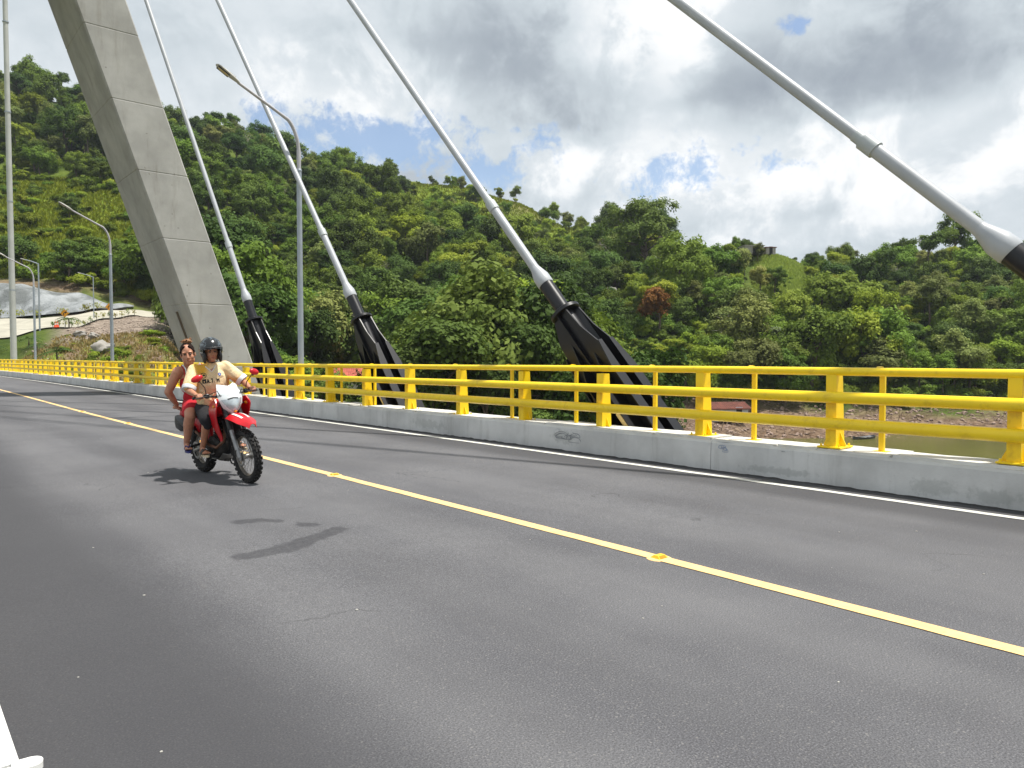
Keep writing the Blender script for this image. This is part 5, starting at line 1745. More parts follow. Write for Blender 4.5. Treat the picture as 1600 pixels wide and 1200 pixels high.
def rock_mesh(seed, s=(1, 1, .7), sub=2, rough=.25):
    r = random.Random(seed)
    bm = bmesh.new()
    bmesh.ops.create_icosphere(bm, subdivisions=sub, radius=1)
    ph = [r.uniform(0, 6) for _ in range(6)]
    for v in bm.verts:
        p = v.co
        k = 1 + rough * (math.sin(p.x * 3 + ph[0]) * math.sin(p.y * 3.3 + ph[1]) + .6 * math.sin(p.z * 5 + ph[2] + p.x * 4) + .4 * r.uniform(-1, 1))
        v.co = Vector((p.x * s[0], p.y * s[1], p.z * s[2])) * k
    me = bpy.data.meshes.new('rock'); bm.to_mesh(me); bm.free()
    return me


M['rock'] = concrete_mat('grey_rock', S(150, 146, 140), streak=.6, stain=S(96, 90, 80), bump=.6, scale=1.0, zstreak=False)
M['rock_brown'] = concrete_mat('brown_rock', S(140, 120, 98), streak=.6, stain=S(96, 80, 62), bump=.6, scale=1.0, zstreak=False)


def boulder(q, d, s, seed, label, mat='rock', sink=.3):
    me = rock_mesh(seed, s, 3, .26); me.materials.append(M[mat]); shade(me, 40)
    o = link('boulder', me, loc=gpt(q, d, s[2] * (1 - sink)), rot=(0, 0, seed))
    return tag(o, label, 'boulder')


boulder(-.552, 86, (1.05, .9, .8), 3, 'large grey boulder on the grassy bank left of the pylon')
boulder(.132, 186, (2.6, 2.3, 3.0), 5, 'pale grey boulder standing out among trees on the upper slope')
boulder(-.565, 101, (.7, .6, .4), 7, 'flat pale boulder on the rubble edge below the hill road', sink=.2)
boulder(-.583, 103, (1.0, .7, .45), 8, 'dark broad boulder at the edge of the gravel lot')

# rubble lot: thousands of stones, one mass
mb = MB()
rks = []
for s in range(5):
    me = rock_mesh(40 + s, (1, .8, .6), 1, .2)
    rks.append(([tuple(v.co) for v in me.vertices], [tuple(p.vertices) for p in me.polygons])); bpy.data.meshes.remove(me)
for i in range(2600):
    u = rg.random()
    if u < .62:
        q = rg.uniform(-.60, -.455); d = rg.uniform(100, 149)
        lowd = 126 + (q + .585) * 250 if q > -.585 else 122
        if q < -.53 and d > 118 + (q + .60) * 190: continue
    elif u < .8:
        q = rg.uniform(-.66, -.45); d = rg.uniform(72, 106)
    else:
        q = rg.uniform(-.30, .10); d = rg.uniform(76, 128)
    s = rg.uniform(.05, .19) * (1.8 if rg.random() < .08 else 1)
    p = gpt(q, d, s * .25); a = rg.uniform(0, 6.3); ca, sa = math.cos(a), math.sin(a)
    vv, ff = rks[i % 5]
    mb.add([(p.x + s * (x * ca - y * sa), p.y + s * (x * sa + y * ca), p.z + s * z) for x, y, z in vv], ff)
tag(mb.build('rubble', concrete_mat('rubble_stone', S(158, 144, 132), streak=.7, stain=S(120, 102, 88), bump=.4, scale=.5, zstreak=False)), 'pale broken stones spread over the lot and bank', 'rubble', kind='stuff')

# driftwood and dead brush along the shore
mb = MB()
for i in range(1500):
    q = rg.uniform(.20, .78); t_ = rg.random()
    d = 104 + (q - .26) * 42 + t_ * 30
    p = gpt(q, d, .1); L = rg.uniform(.5, 2.6); a = rg.uniform(0, 6.3); el = rg.uniform(-.05, .35) if rg.random() < .85 else rg.uniform(.5, 1.3)
    e = p + Vector((math.cos(a) * math.cos(el), math.sin(a) * math.cos(el), math.sin(el))) * L
    md = (p + e) / 2 + Vector((rg.uniform(-.2, .2), rg.uniform(-.2, .2), rg.uniform(0, .25)))
    r_ = rg.uniform(.02, .07)
    mb.tube([p, md, e], [r_, r_ * .8, r_ * .3], 4, cap=False)
tag(mb.build('driftwood', simple('weathered_sticks', S(132, 112, 96), .9, var=.3, scale=.6)), 'tangled grey brown driftwood and sticks on the shore', 'driftwood', kind='stuff')
mb = MB()
for i in range(900):
    q = rg.uniform(.16, .78); t_ = rg.random()
    d = 104 + (q - .26) * 42 + t_ * 28
    s = rg.uniform(.15, .5); p = gpt(q, d, s * .2); a = rg.uniform(0, 6.3); ca, sa = math.cos(a), math.sin(a)
    vv, ff = rks[i % 5]
    mb.add([(p.x + s * (x * ca - y * sa), p.y + s * (x * sa + y * ca), p.z + s * z) for x, y, z in vv], ff)
tag(mb.build('shore_stones', concrete_mat('shore_stone', S(150, 130, 118), streak=.7, stain=S(104, 88, 76), bump=.4, scale=.5, zstreak=False)), 'reddish brown stones covering the bank above the water', 'stones', kind='stuff')

# boat drawn up at the water's edge
bt = empty('rowing_boat', gpt(.478, 113.2, .15), (0, 0, R(-12)))
hull = []
stn = np.linspace(-2.6, 2.6, 9)
vs_ = []; fs_ = []
for i, s in enumerate(stn):
    w = .75 * (1 - (abs(s) / 2.75) ** 2.5); kz = .25 * (abs(s) / 2.6) ** 2
    vs_ += [(s, -w, .55 + kz), (s, -w * .7, .1 + kz), (s, 0, kz * .9), (s, w * .7, .1 + kz), (s, w, .55 + kz), (s, w * .9, .55 + kz), (s, 0, .16 + kz), (s, -w * .9, .55 + kz)]
for i in range(8):
    for k in range(8):
        fs_.append((i * 8 + k, i * 8 + (k + 1) % 8, i * 8 + 8 + (k + 1) % 8, i * 8 + 8 + k))
fs_ += [tuple(range(7, -1, -1)), tuple(64 + k for k in range(8))]
MB().add(vs_, fs_).build('hull', simple('dark_hull', S(66, 68, 74), .5, var=.2), bt)
for s in (-1.1, .2, 1.3):
    MB().box((s, 0, .46), (.24, 1.1, .04)).build('thwart', simple('pale_plank', S(150, 146, 140), .7), bt)
tag(bt, 'dark narrow boat drawn up at the edge of the water', 'boat')

# ------------------------------------------------------------------ buildings
M['roof_tile'] = simple('red_roof_tiles', S(176, 92, 76), .8, var=.25, scale=1.2, bump=.3, bscale=6, dirt=(S(110, 66, 58), .5))
M['wall_white'] = simple('pale_house_wall', S(205, 198, 186), .85, var=.12, scale=.8, dirt=(S(150, 140, 126), .5))
M['wall_block'] = simple('grey_block_wall', S(168, 162, 156), .9, var=.15, scale=1.5, dirt=(S(120, 114, 108), .5))
M['opening'] = simple('dark_opening', S(30, 28, 28), .6, var=.2)
M['rust_roof'] = simple('rusty_sheet_roof', S(112, 62, 48), .7, var=.3, scale=1.5)
M['wall_blue'] = simple('pale_blue_wall', S(196, 204, 214), .8, var=.1, scale=1)


def house(q, d, size, wall, roof, rz, label, flat=False, rise=1.3, zoff=0.0, ribs=True):
    L, Dp, Hh = size
    p = gpt(q, d, -.3 + zoff)
    t = empty('house', p, (0, 0, rz))
    w = MB(); th = .2
    for (c_, s_) in (((0, -Dp / 2, Hh / 2), (L, th, Hh)), ((0, Dp / 2, Hh / 2), (L, th, Hh)), ((-L / 2 + th / 2, 0, Hh / 2), (th, Dp - th - .004, Hh)), ((L / 2 - th / 2, 0, Hh / 2), (th, Dp - th - .004, Hh))):
        w.box(c_, s_)
    w.build('wall', M[wall], t)
    n = max(1, int(L / 3))
    for k in range(n):
        x = -L / 2 + L * (k + .5) / n
        if k == n // 2:
            dr = MB().box((x, -Dp / 2 - th / 2 - .01, 1.05), (.95, .06, 2.1)).build('door', M['opening'], t)
            MB().box((x, -Dp / 2 - th / 2 - .02, 2.16), (1.1, .1, .1)).build('lintel', M[wall], dr)
        else:
            wi = MB().box((x, -Dp / 2 - th / 2 - .01, Hh * .55), (1.1, .06, 1.0)).build('window', M['opening'], t)
            MB().box((x, -Dp / 2 - th / 2 - .03, Hh * .55 - .55), (1.3, .14, .08)).build('sill', M[wall], wi)
    if flat:
        MB().box((0, 0, Hh + .1), (L + .6, Dp + .6, .18)).build('roof', M[roof], t)
    else:
        ov = .5
        for s in (-1, 1):
            a = Vector((0, s * (Dp / 2 + ov), Hh - .15)); b_ = Vector((0, 0, Hh + rise))
            r_ = MB(); nx = Vector((L / 2 + ov, 0, 0)); up = Vector((0, 0, .12))
            vs_ = [a - nx, a + nx, b_ + nx, b_ - nx, a - nx + up, a + nx + up, b_ + nx + up, b_ - nx + up]
            r_.add(vs_, [(3, 2, 1, 0), (4, 5, 6, 7), (0, 1, 5, 4), (1, 2, 6, 5), (2, 3, 7, 6), (3, 0, 4, 7)] if s < 0 else [(0, 1, 2, 3), (7, 6, 5, 4), (4, 5, 1, 0), (5, 6, 2, 1), (6, 7, 3, 2), (7, 4, 0, 3)])
            ro = r_.build('roof_slope', M[roof], t)
            if ribs:
                rb = MB(); k = -L / 2 - ov + .15
                while k < L / 2 + ov:
                    rb.tube([a + Vector((k, 0, .13)), b_ + Vector((k, 0, .13))], .09, 5, cap=False)
                    k += .32
                rb.build('tile_rows', M[roof], ro)
        ri = MB().tube([(-L / 2 - ov, 0, Hh + rise + .12), (L / 2 + ov, 0, Hh + rise + .12)], .14, 6).build('ridge', M[roof], t)
        for s in (-1, 1):
            MB().prism([(-Dp / 2, Hh - .1), (Dp / 2, Hh - .1), (0, Hh + rise)], .18, Matrix(((0, 0, 1, s * (L / 2 - .1)), (1, 0, 0, 0), (0, 1, 0, 0), (0, 0, 0, 1)))).build('gable', M[wall], t)
    return tag(t, label, 'house')


RZ = R(-40.5)
house(-.186, 112, (13, 7, 2.9), 'wall_white', 'roof_tile', RZ + .12, 'low house with red tiled roof behind the second anchorage', rise=1.5, zoff=1.2)
house(-.035, 131, (9, 6, 3.2), 'wall_white', 'roof_tile', RZ - .5, 'red tiled house half hidden by trees near the middle', rise=1.6, zoff=1.2)
house(.064, 127, (10, 6, 2.6), 'wall_white', 'wall_block', RZ + .1, 'small pale walled house under trees behind the middle anchorage', flat=True, zoff=.6)
house(.288, 119, (6, 4, 2.0), 'wall_blue', 'rust_roof', RZ + .15, 'small hut with rusty roof and pale blue wall on the shore', rise=.7, zoff=.3)
house(.322, 212, (5.4, 4, 2.2), 'wall_block', 'wall_block', RZ + .1, 'grey block house on the right hand ridge', flat=True, zoff=1.6)
house(.345, 214, (2.8, 3, 1.9), 'wall_block', 'rust_roof', RZ + .1, 'tiny flat roofed outbuilding beside the ridge house', flat=True, zoff=.6)

# concrete retaining wall above the lower slope
rw = empty('retaining_wall', gpt(-.335, 166, 0), (0, 0, RZ + .05))
tag(rw, 'pale concrete retaining wall on the slope behind the first cable', 'wall')
for k in range(6):
    MB().box((-9 + k * 3.6, .25 * k, .8 + .12 * k), (3.56, .35, 3.2)).build('wall_panel', M['conc_road'], rw)
MB().box((0, .6, 2.55), (22, .5, .16)).build('coping', M['conc_road'], rw)

# ------------------------------------------------------------------ far poles, tall mast, signs, cones
def far_lamp(q, d, h, label, arm=1, rz=0.0, r=.09):
    p = gpt(q, d, -.3)
    t = empty('lamp_post', p, (0, 0, RZ + rz))
    MB().tube([(0, 0, 0), (0, 0, h)], [r, r * .7], 8).build('pole', M['lamp_pole'], t, smooth=50)
    if arm:
        MB().tube([(0, 0, h - .1), (-arm * 1.2, 0, h + .35), (-arm * 2.2, 0, h + .6)], [r * .6, r * .5, r * .45], 8).build('arm', M['lamp_pole'], t, smooth=60)
        MB().box((-arm * 2.45, 0, h + .66), (.7, .26, .12), Matrix.Rotation(arm * .25, 3, 'Y'), bevel=.04).build('lamp_head', M['lamp_head'], t)
    return tag(t, label, 'lamp post', 'lamp posts on the far bank')


far_lamp(-.564, 136, 8.3, 'distant grey lamp post on the hill road between two road signs', 1, r=.11)
far_lamp(-.6375, 118, 11.0, 'slim grey post right beside the farther bridge lamp', 1, r=.14)
far_lamp(-.364, 164, 8.6, 'thin pale post standing just right of the pylon side cable', 0)
far_lamp(-.157, 172, 8.0, 'pale lamp post with short arm among trees left of the middle cable', 1, r=.1)
far_lamp(-.225, 124, 8.2, 'thin grey post in front of trees near the second anchorage', 0)
far_lamp(-.105, 175, 6.5, 'thin pale post among dark trees near the middle of the slope', 0)

mast = empty('tall_mast', gpt(-.6735, 76.0, -.4))
MB().tube([(0, 0, 0), (0, 0, 14), (0, 0, 30), (0, 0, 50)], [.30, .265, .235, .20], 18).build('shaft', simple('weathered_pale_mast', S(178, 180, 176), .6, var=.08, scale=.8), mast, smooth=50)
for z in (9.5, 18.5, 27.5, 36.5):
    MB().tube([(0, 0, z), (0, 0, z + .12)], .285, 18).build('flange_ring', M['lamp_pole'], mast, smooth=50)
MB().tube([(0, 0, 0), (0, 0, .3)], .6, 14).build('footing', M['kerb'], mast)
tag(mast, 'very tall pale round mast rising out of the picture at the left edge', 'mast')

M['sign_yellow'] = simple('sign_yellow', S(236, 160, 10), .5, var=.04)
M['sign_black'] = simple('sign_black', S(18, 18, 18), .5, var=.05)
def curve_sign(q, d, h, label, s=.62, mirror=1, rz=.0):
    t = empty('curve_sign', gpt(q, d, 0), (0, 0, RZ + rz))
    MB().tube([(0, .03, -.2), (0, .03, h + .3)], .045, 8).build('post', M['lamp_pole'], t)
    up = Matrix(((1, 0, 0, 0), (0, 0, -1, 0), (0, 1, 0, h), (0, 0, 0, 1)))
    pl = MB().prism([(0, -s), (s, 0), (0, s), (-s, 0)], .03, up).build('plate', M['sign_yellow'], t)
    a = .02
    ar = [(-.20, -.30), (-.08, -.30), (-.08, -.02), (.02, .08), (.10, .08), (.10, -.04), (.34, .14), (.10, .32), (.10, .20), (-.02, .20), (-.20, .02)]
    MB().prism([(mirror * x * s / .62, z * s / .62) for x, z in ar][::mirror], .012, Matrix.Translation((0, -.02, 0)) @ up).build('arrow', M['sign_black'], pl)
    bd = MB()
    for i in range(4):
        c4_ = [(0, -s * .92), (s * .92, 0), (0, s * .92), (-s * .92, 0)]
        p0, p1 = c4_[i], c4_[(i + 1) % 4]
        bd.tube([up @ Vector((*p0, .018)), up @ Vector((*p1, .018))], .014, 4)
    bd.build('border', M['sign_black'], pl)
    return tag(t, label, 'road sign', 'yellow curve warning signs')


curve_sign(-.6035, 122, 2.55, 'yellow diamond curve sign beside a young palm on the hill road', .70)
curve_sign(-.5435, 136, 2.3, 'farther yellow diamond curve sign partly behind a lamp post', .70)
for k, (q, d) in enumerate(((-.6165, 119.5), (-.6135, 120))):
    c = empty('traffic_cone', gpt(q, d, .3))
    MB().box((0, 0, .03), (.5, .5, .06)).build('base', simple('cone_orange', S(232, 96, 62), .6) if k == 0 else bpy.data.materials['cone_orange'], c)
    MB().tube([(0, 0, .06), (0, 0, 1.05)], [.22, .04], 14).build('body', bpy.data.materials['cone_orange'], c, smooth=50)
    MB().tube([(0, 0, .45), (0, 0, .62)], [.155, .118], 14).build('band', M['white_line'], c, smooth=50)
    tag(c, ['orange traffic cone left of its twin on the hill road edge', 'orange traffic cone right of its twin on the hill road edge'][k], 'traffic cone', 'traffic cones on the hill road')

# ------------------------------------------------------------------ trees
LM = {
    'dark': leaf_mat('leaves_dark', (0.037, 0.076, 0.017), (0.060, 0.113, 0.024), (0.094, 0.152, 0.034), .25),
    'mid': leaf_mat('leaves_mid', (0.067, 0.127, 0.021), (0.103, 0.175, 0.030), (0.152, 0.225, 0.041), .3),
    'lime': leaf_mat('leaves_lime', (0.127, 0.196, 0.028), (0.178, 0.255, 0.037), (0.241, 0.308, 0.051), .34),
    'olive': leaf_mat('leaves_olive', (0.099, 0.136, 0.041), (0.140, 0.179, 0.055), (0.189, 0.218, 0.071), .3),
    'rust': leaf_mat('leaves_rust', (.135, .082, .022), (.185, .115, .030), (.225, .148, .040), .2),
    'bright': leaf_mat('leaves_bright', (.085, .185, .022), (.115, .225, .028), (.140, .255, .036), .3),
    'pale': leaf_mat('leaves_pale', (.150, .200, .090), (.190, .240, .120), (.220, .270, .140), .25),
    'palm': leaf_mat('leaves_palm', (.038, .075, .020), (.055, .100, .026), (.085, .130, .035), .2),
    'yellowish': leaf_mat('leaves_yellow', (.16, .19, .03), (.21, .22, .04), (.26, .25, .05), .3),
}
M['bark'] = simple('grey_brown_bark', S(98, 86, 74), .95, var=.3, scale=1.5, bump=.6, bscale=9)
M['bark_pale'] = simple('pale_bark', S(172, 166, 152), .9, var=.2, scale=2, bump=.4, bscale=9)


def crown_mesh(name, seed, mat, rx, rz, cz, K, cr, n, leaf, style='round', fill=0.75, flat=.75):
    r = np.random.default_rng(seed)
    cen = []
    if style == 'layer':
        nl = 4
        for k in range(K):
            lv = r.integers(0, nl)
            zz = cz - rz * .6 + 1.4 * rz * lv / (nl - 1)
            rad = rx * (1.0 - .22 * abs(lv - 1.2)) * math.sqrt(r.uniform(.05, 1))
            a = r.uniform(0, 2 * math.pi)
            cen.append((rad * math.cos(a), rad * math.sin(a), zz + r.normal(0, .15 * rz) - .12 * rad))
    else:
        nl = int(r.integers(4, 8)) if rx > 2.4 else int(r.integers(2, 5))
        lob = []
        for j in range(nl):
            a = r.uniform(0, 2 * math.pi); o = r.uniform(.15, .72)
            lob.append((math.cos(a) * o * rx, math.sin(a) * o * rx, cz + r.uniform(-.55, .55) * rz, r.uniform(.36, .66)))
        for k in range(K):
            lx, ly, lz, lr = lob[k % nl]
            v = r.normal(size=3); v /= np.linalg.norm(v)
            if v[2] < -.45: v[2] *= -.6
            q = (fill + (1 - fill) * r.random()) * lr * 1.15
            cen.append((lx + v[0] * rx * q, ly + v[1] * rx * q, lz + v[2] * rz * 1.15 * q))
    cen = np.array(cen)
    # lopsided crown
    a = r.uniform(0, 6.28); cen[:, :2] *= 1 + .12 * np.cos(np.arctan2(cen[:, 1], cen[:, 0]) - a)[:, None]
    rad = cr * r.uniform(.45, 1.2, K)
    wts = rad ** 2; wts /= wts.sum()
    ci = r.choice(K, n, p=wts)
    v = r.normal(size=(n, 3)); v /= np.linalg.norm(v, axis=1)[:, None]
    low = (v[:, 2] < -.1) & (r.random(n) < .55)
    v[low, 2] *= -.8
    v /= np.linalg.norm(v, axis=1)[:, None]
    dist = rad[ci] * (r.uniform(.12, 1.15, n) ** .62)
    pos = cen[ci] + v * dist[:, None] * np.array([1, 1, flat])
    pos += r.normal(0, .16 * cr, (n, 3))
    cc = np.array([0, 0, cz - .5 * rz]); ov = pos - cc; ov /= np.linalg.norm(ov, axis=1)[:, None]
    nrm = v * .55 + ov * .6 + r.normal(0, .40, (n, 3)) + np.array([0, 0, .25])
    nrm /= np.linalg.norm(nrm, axis=1)[:, None]
    ref = r.normal(size=(n, 3))
    t1 = np.cross(nrm, ref); t1 /= np.linalg.norm(t1, axis=1)[:, None]
    t2 = np.cross(nrm, t1)
    s = leaf * r.uniform(.6, 1.35, n)[:, None]
    asp = r.uniform(.45, .8, n)[:, None]
    A = pos - t1 * s; B = pos + t2 * s * asp - t1 * s * .1 + nrm * s * .1
    C = pos + t1 * s; D = pos - t2 * s * asp - t1 * s * .1 + nrm * s * .1
    V = np.stack([A, B, C, D], 1).reshape(-1, 3)
    F = np.arange(4 * n).reshape(n, 4)
    me = npmesh(name, V, F, [mat])
    cv = r.random(K)
    lf = np.clip(.55 * cv[ci] + .45 * r.random(n), 0, 1).astype(np.float32)
    at = me.attributes.new('leaf', 'FLOAT', 'FACE')
    at.data.foreach_set('value', lf)
    return me, cen


def trunk_mesh(name, seed, h, r0, cen, mat, nb=7, lean=.4, fork=.45):
    r = random.Random(seed); mb = MB()
    top = Vector((r.uniform(-lean, lean), r.uniform(-lean, lean), h))
    pts = [Vector((0, 0, -.8)), Vector((r.uniform(-.1, .1), r.uniform(-.1, .1), h * .3)), top * .66 + Vector((0, 0, 0)), top]
    mb.tube(pts, [r0 * 1.25, r0, r0 * .75, r0 * .4], 7)
    idx = list(range(len(cen))); r.shuffle(idx)
    for k in idx[:nb]:
        e = Vector(cen[k]); s0 = r.uniform(fork, .95)
        a = Vector((top.x * s0, top.y * s0, h * s0))
        if e.z < a.z: a.z = max(h * .3, e.z - .5)
        md = (a + e) / 2 + Vector((r.uniform(-.3, .3), r.uniform(-.3, .3), r.uniform(.1, .5)))
        mb.tube([a, md, e], [r0 * .42, r0 * .28, r0 * .1], 5, cap=False)
    me = bpy.data.meshes.new(name); me.from_pydata(mb.v, [], mb.f); me.materials.append(mat)
    shade(me, 60)
    return me


# kind: (mats, params)   sizes in metres for scale 1
PROTO = {}
def proto(kind, seed, mk, rx, rz, cz, K, cr, n, leaf, th, r0, style='round', fill=.75, flat=.75, bark='bark', nb=7, fork=.45):
    cm, cen = crown_mesh('crown_' + kind, seed, LM[mk], rx, rz, cz, K, cr, n, leaf, style, fill, flat)
    tm = trunk_mesh('trunk_' + kind, seed, th, r0, cen, M[bark], nb, fork=fork)
    PROTO.setdefault(kind, []).append((cm, tm, rx, rz, cz))


for s in range(3):
    proto('dark_round', 10 + s, 'dark', 3.6 + .4 * s, 3.2 - .3 * s, 5.2, 60, 1.05, 9500, .19, 5.0, .24, fill=.6, flat=.85)
    proto('mid_round', 20 + s, 'mid', 3.2 + .4 * s, 2.9, 4.9, 54, .95, 8800, .18, 4.8, .2, fill=.55, flat=.85)
    proto('layered', 30 + s, 'mid', 4.2 + .4 * s, 2.4, 5.2, 74, .95, 9000, .17, 5.2, .2, 'layer', flat=.6)
for s in range(2):
    proto('dark_layered', 36 + s, 'dark', 4.4, 2.6, 5.4, 74, 1.0, 9500, .18, 5.4, .24, 'layer', flat=.6)
    proto('lime_airy', 40 + s, 'lime', 3.2, 2.6, 4.9, 46, .85, 7000, .17, 5.0, .16, fill=.45, flat=.85)
    proto('olive_airy', 50 + s, 'olive', 3.1, 2.5, 4.8, 42, .85, 6200, .17, 5.0, .16, fill=.45, flat=.85)
    proto('tall_slim', 60 + s, 'mid', 1.9, 2.9, 6.8, 34, .8, 5200, .18, 7.4, .16, fill=.35, flat=.9)
    proto('ridge_tree', 66 + s, 'dark', 2.5, 1.8, 6.0, 26, .75, 3600, .18, 5.8, .13, 'round', fill=.6, flat=.8, nb=9, fork=.6)
    proto('bush', 70 + s, 'mid', 1.7, 1.1, 1.1, 22, .65, 3000, .16, 1.2, .08)
    proto('lime_bush', 74 + s, 'lime', 1.6, 1.0, 1.0, 22, .6, 2800, .15, 1.1, .08)
for s in range(2):
    proto('bare', 100 + s, 'olive', 2.6, 2.2, 5.0, 26, .55, 700, .16, 5.6, .17, fill=.8, bark='bark_pale', nb=22, fork=.35)
proto('rust', 80, 'rust', 2.2, 2.6, 4.2, 34, .75, 5200, .16, 4.8, .16, fill=.45)
proto('bright', 84, 'bright', 3.6, 2.6, 3.6, 60, .9, 10000, .17, 3.4, .22)
proto('pale', 88, 'pale', 2.8, 2.2, 5.0, 34, .8, 3600, .26, 5.2, .16, 'layer', flat=.5)
proto('white_trunk', 92, 'olive', 2.0, 1.2, 7.0, 18, .7, 2200, .19, 7.2, .15, 'layer', bark='bark_pale', nb=5, fork=.8)
proto('big_open', 96, 'dark', 5.6, 4.4, 6.6, 64, 1.2, 11000, .2, 7.4, .38, fill=.74, nb=22, fork=.35)


def place_tree(kind, var, x, y, z, sc, rz, label, group=None, zs=1.0, name='tree'):
    cm, tm, rx, rzz, cz = PROTO[kind][var % len(PROTO[kind])]
    t = empty(name, (x, y, z), (0, 0, rz)); t.scale = (sc, sc, sc * zs)
    link('crown', cm, t); link('trunk', tm, t)
    return tag(t, label, 'bush' if 'bush' in kind else 'tree', group)


ZONES_X = [(-9, -.66, 'left of the tall mast'), (-.66, -.56, 'above the sprayed concrete slope'), (-.56, -.47, 'left of the pylon leg'), (-.47, -.40, 'right beside the pylon leg'), (-.40, -.335, 'beside the first cable'), (-.335, -.26, 'behind the nearest lamp post'),
           (-.26, -.19, 'beside the second cable'), (-.19, -.10, 'left of the middle cable'), (-.10, -.02, 'behind the middle cable'), (-.02, .06, 'right of the middle cable'), (.06, .13, 'above the middle anchorage'), (.13, .22, 'below the big skyline tree'),
           (.22, .30, 'left of the ridge house'), (.30, .40, 'below the ridge house'), (.40, .50, 'right of the ridge house'), (.50, .60, 'below the upper right cable'), (.60, 9, 'at the right edge')]
KIND_WORDS = {'dark_round': 'dark green rounded tree', 'mid_round': 'mid green rounded tree', 'layered': 'spreading mid green tree', 'dark_layered': 'spreading dark green tree', 'lime_airy': 'yellow green airy tree',
              'olive_airy': 'dull olive airy tree', 'tall_slim': 'tall slim green tree', 'ridge_tree': 'small dark open tree', 'bare': 'nearly leafless grey tree', 'bush': 'low green bush', 'lime_bush': 'low yellow green bush'}


def tree_label(kind, q, d, sc):
    zx = next(w for a, b_, w in ZONES_X if a <= q < b_)
    lim = 220 if q > .24 else 300
    hz = 'low on the hill' if d < 150 else ('on the ridge line' if d > lim else ('on the middle slope' if d < lim * .75 else 'on the upper slope'))
    big = 'large ' if sc > 1.22 else ('smallish ' if sc < .95 else '')
    return f'{big}{KIND_WORDS[kind]} {hz} {zx}'


# special trees first ----------------------------------------------------------
used = []
def special(kind, q, d, sc, label, zs=1.0, rz=1.0, dzz=0.0, var=0):
    p = gpt(q, d, dzz)
    place_tree(kind, var, p.x, p.y, p.z, sc, rz, label, None, zs)
    used.append((q, d, sc * PROTO[kind][0][2] * .8))


used += [(-.186, 108, 9), (-.186, 100, 8), (-.2, 92, 8)]
used += [(.2, 155, 9), (.2, 147, 9), (.2, 139, 8), (.2, 132, 7),  (.18, 214, 9), (.18, 206, 7), (.165, 222, 9), (.2, 226, 8)]
special('big_open', .180, 222, 1.85, 'large dark spreading tree with sky gaps on the skyline right of centre', 1.12)
special('rust', .200, 161, 1.55, 'rusty brown dried tree among green ones right of the middle anchorage', 1.15)
special('bright', .050, 112, 1.15, 'bright lime green rounded tree directly left of the middle anchorage', .95)
special('pale', .362, 148, 1.2, 'tree with pale silvery green leaves on the slope above the railing', 1.05)
special('white_trunk', -.071, 158, 1.05, 'thin tree with bare white trunk in the centre of the slope')
special('dark_layered', .118, 138, 1.35, 'big dark spreading tree right behind the middle cable end', 1.15)
special('dark_layered', .10, 146, 1.1, 'dark spreading tree higher up behind the middle cable end', 1.1, var=1)
special('layered', -.052, 84, .95, 'feathery green tree close behind the railing near the middle', .75)
special('dark_round', -.402, 322, 1.35, 'dark dense round tree on the skyline right of the pylon', 1.0)
special('ridge_tree', -.603, 326, 1.5, 'thin umbrella tree sticking out of the skyline left of the pylon', 1.2)
special('lime_airy', .236, 128, 1.25, 'bright yellow green leafy tree right of the rusty tree', 1.0)
special('lime_airy', .268, 134, 1.2, 'yellow green tree farther right of the rusty tree', 1.0, var=1)
special('dark_round', -.445, 134, 1.0, 'dark bushy tree overhanging the gravel lot beside the pylon', 1.0, rz=2)
special('mid_round', -.46, 118, .72, 'green bushy tree below the gravel lot touching the pylon', 1.0)

# the forest ----------------------------------------------------------------
rng = np.random.default_rng(2024)
cand = []
def clear(q, d):
    """places where nothing tall grows"""
    if d < 78: return True
    if q < -.415 and d < 158: return True
    if q < -.36 and d < 100: return True
    if -.72 < q < -.50 and 168 < d < 236:                       # grassy opening on the left slope
        return rng.random() < .95
    if -.72 < q < -.50 and 157 < d <= 168: return rng.random() < .6
    if -.415 < q < -.36 and 150 < d < 172: return True
    if -.42 < q < -.26 and 160 < d < 212: return rng.random() < .55
    if .332 < q < .400 and 190 < d < 226: return True
    if -.16 < q < .13 and d > 262: return rng.random() < .42
    if -.05 < q < .075 and 338 < d < 372: return rng.random() < .8
    if .385 < q < .46 and 190 < d < 201: return rng.random() < .8
    shore = 126 if q > .16 else (100 if q > -.3 else 90)
    if q > .16 and d < 131 + max(0, q - .3) * 22: return True
    if -.25 < q < .13 and 84 < d < 128: return rng.random() < .48
    return False


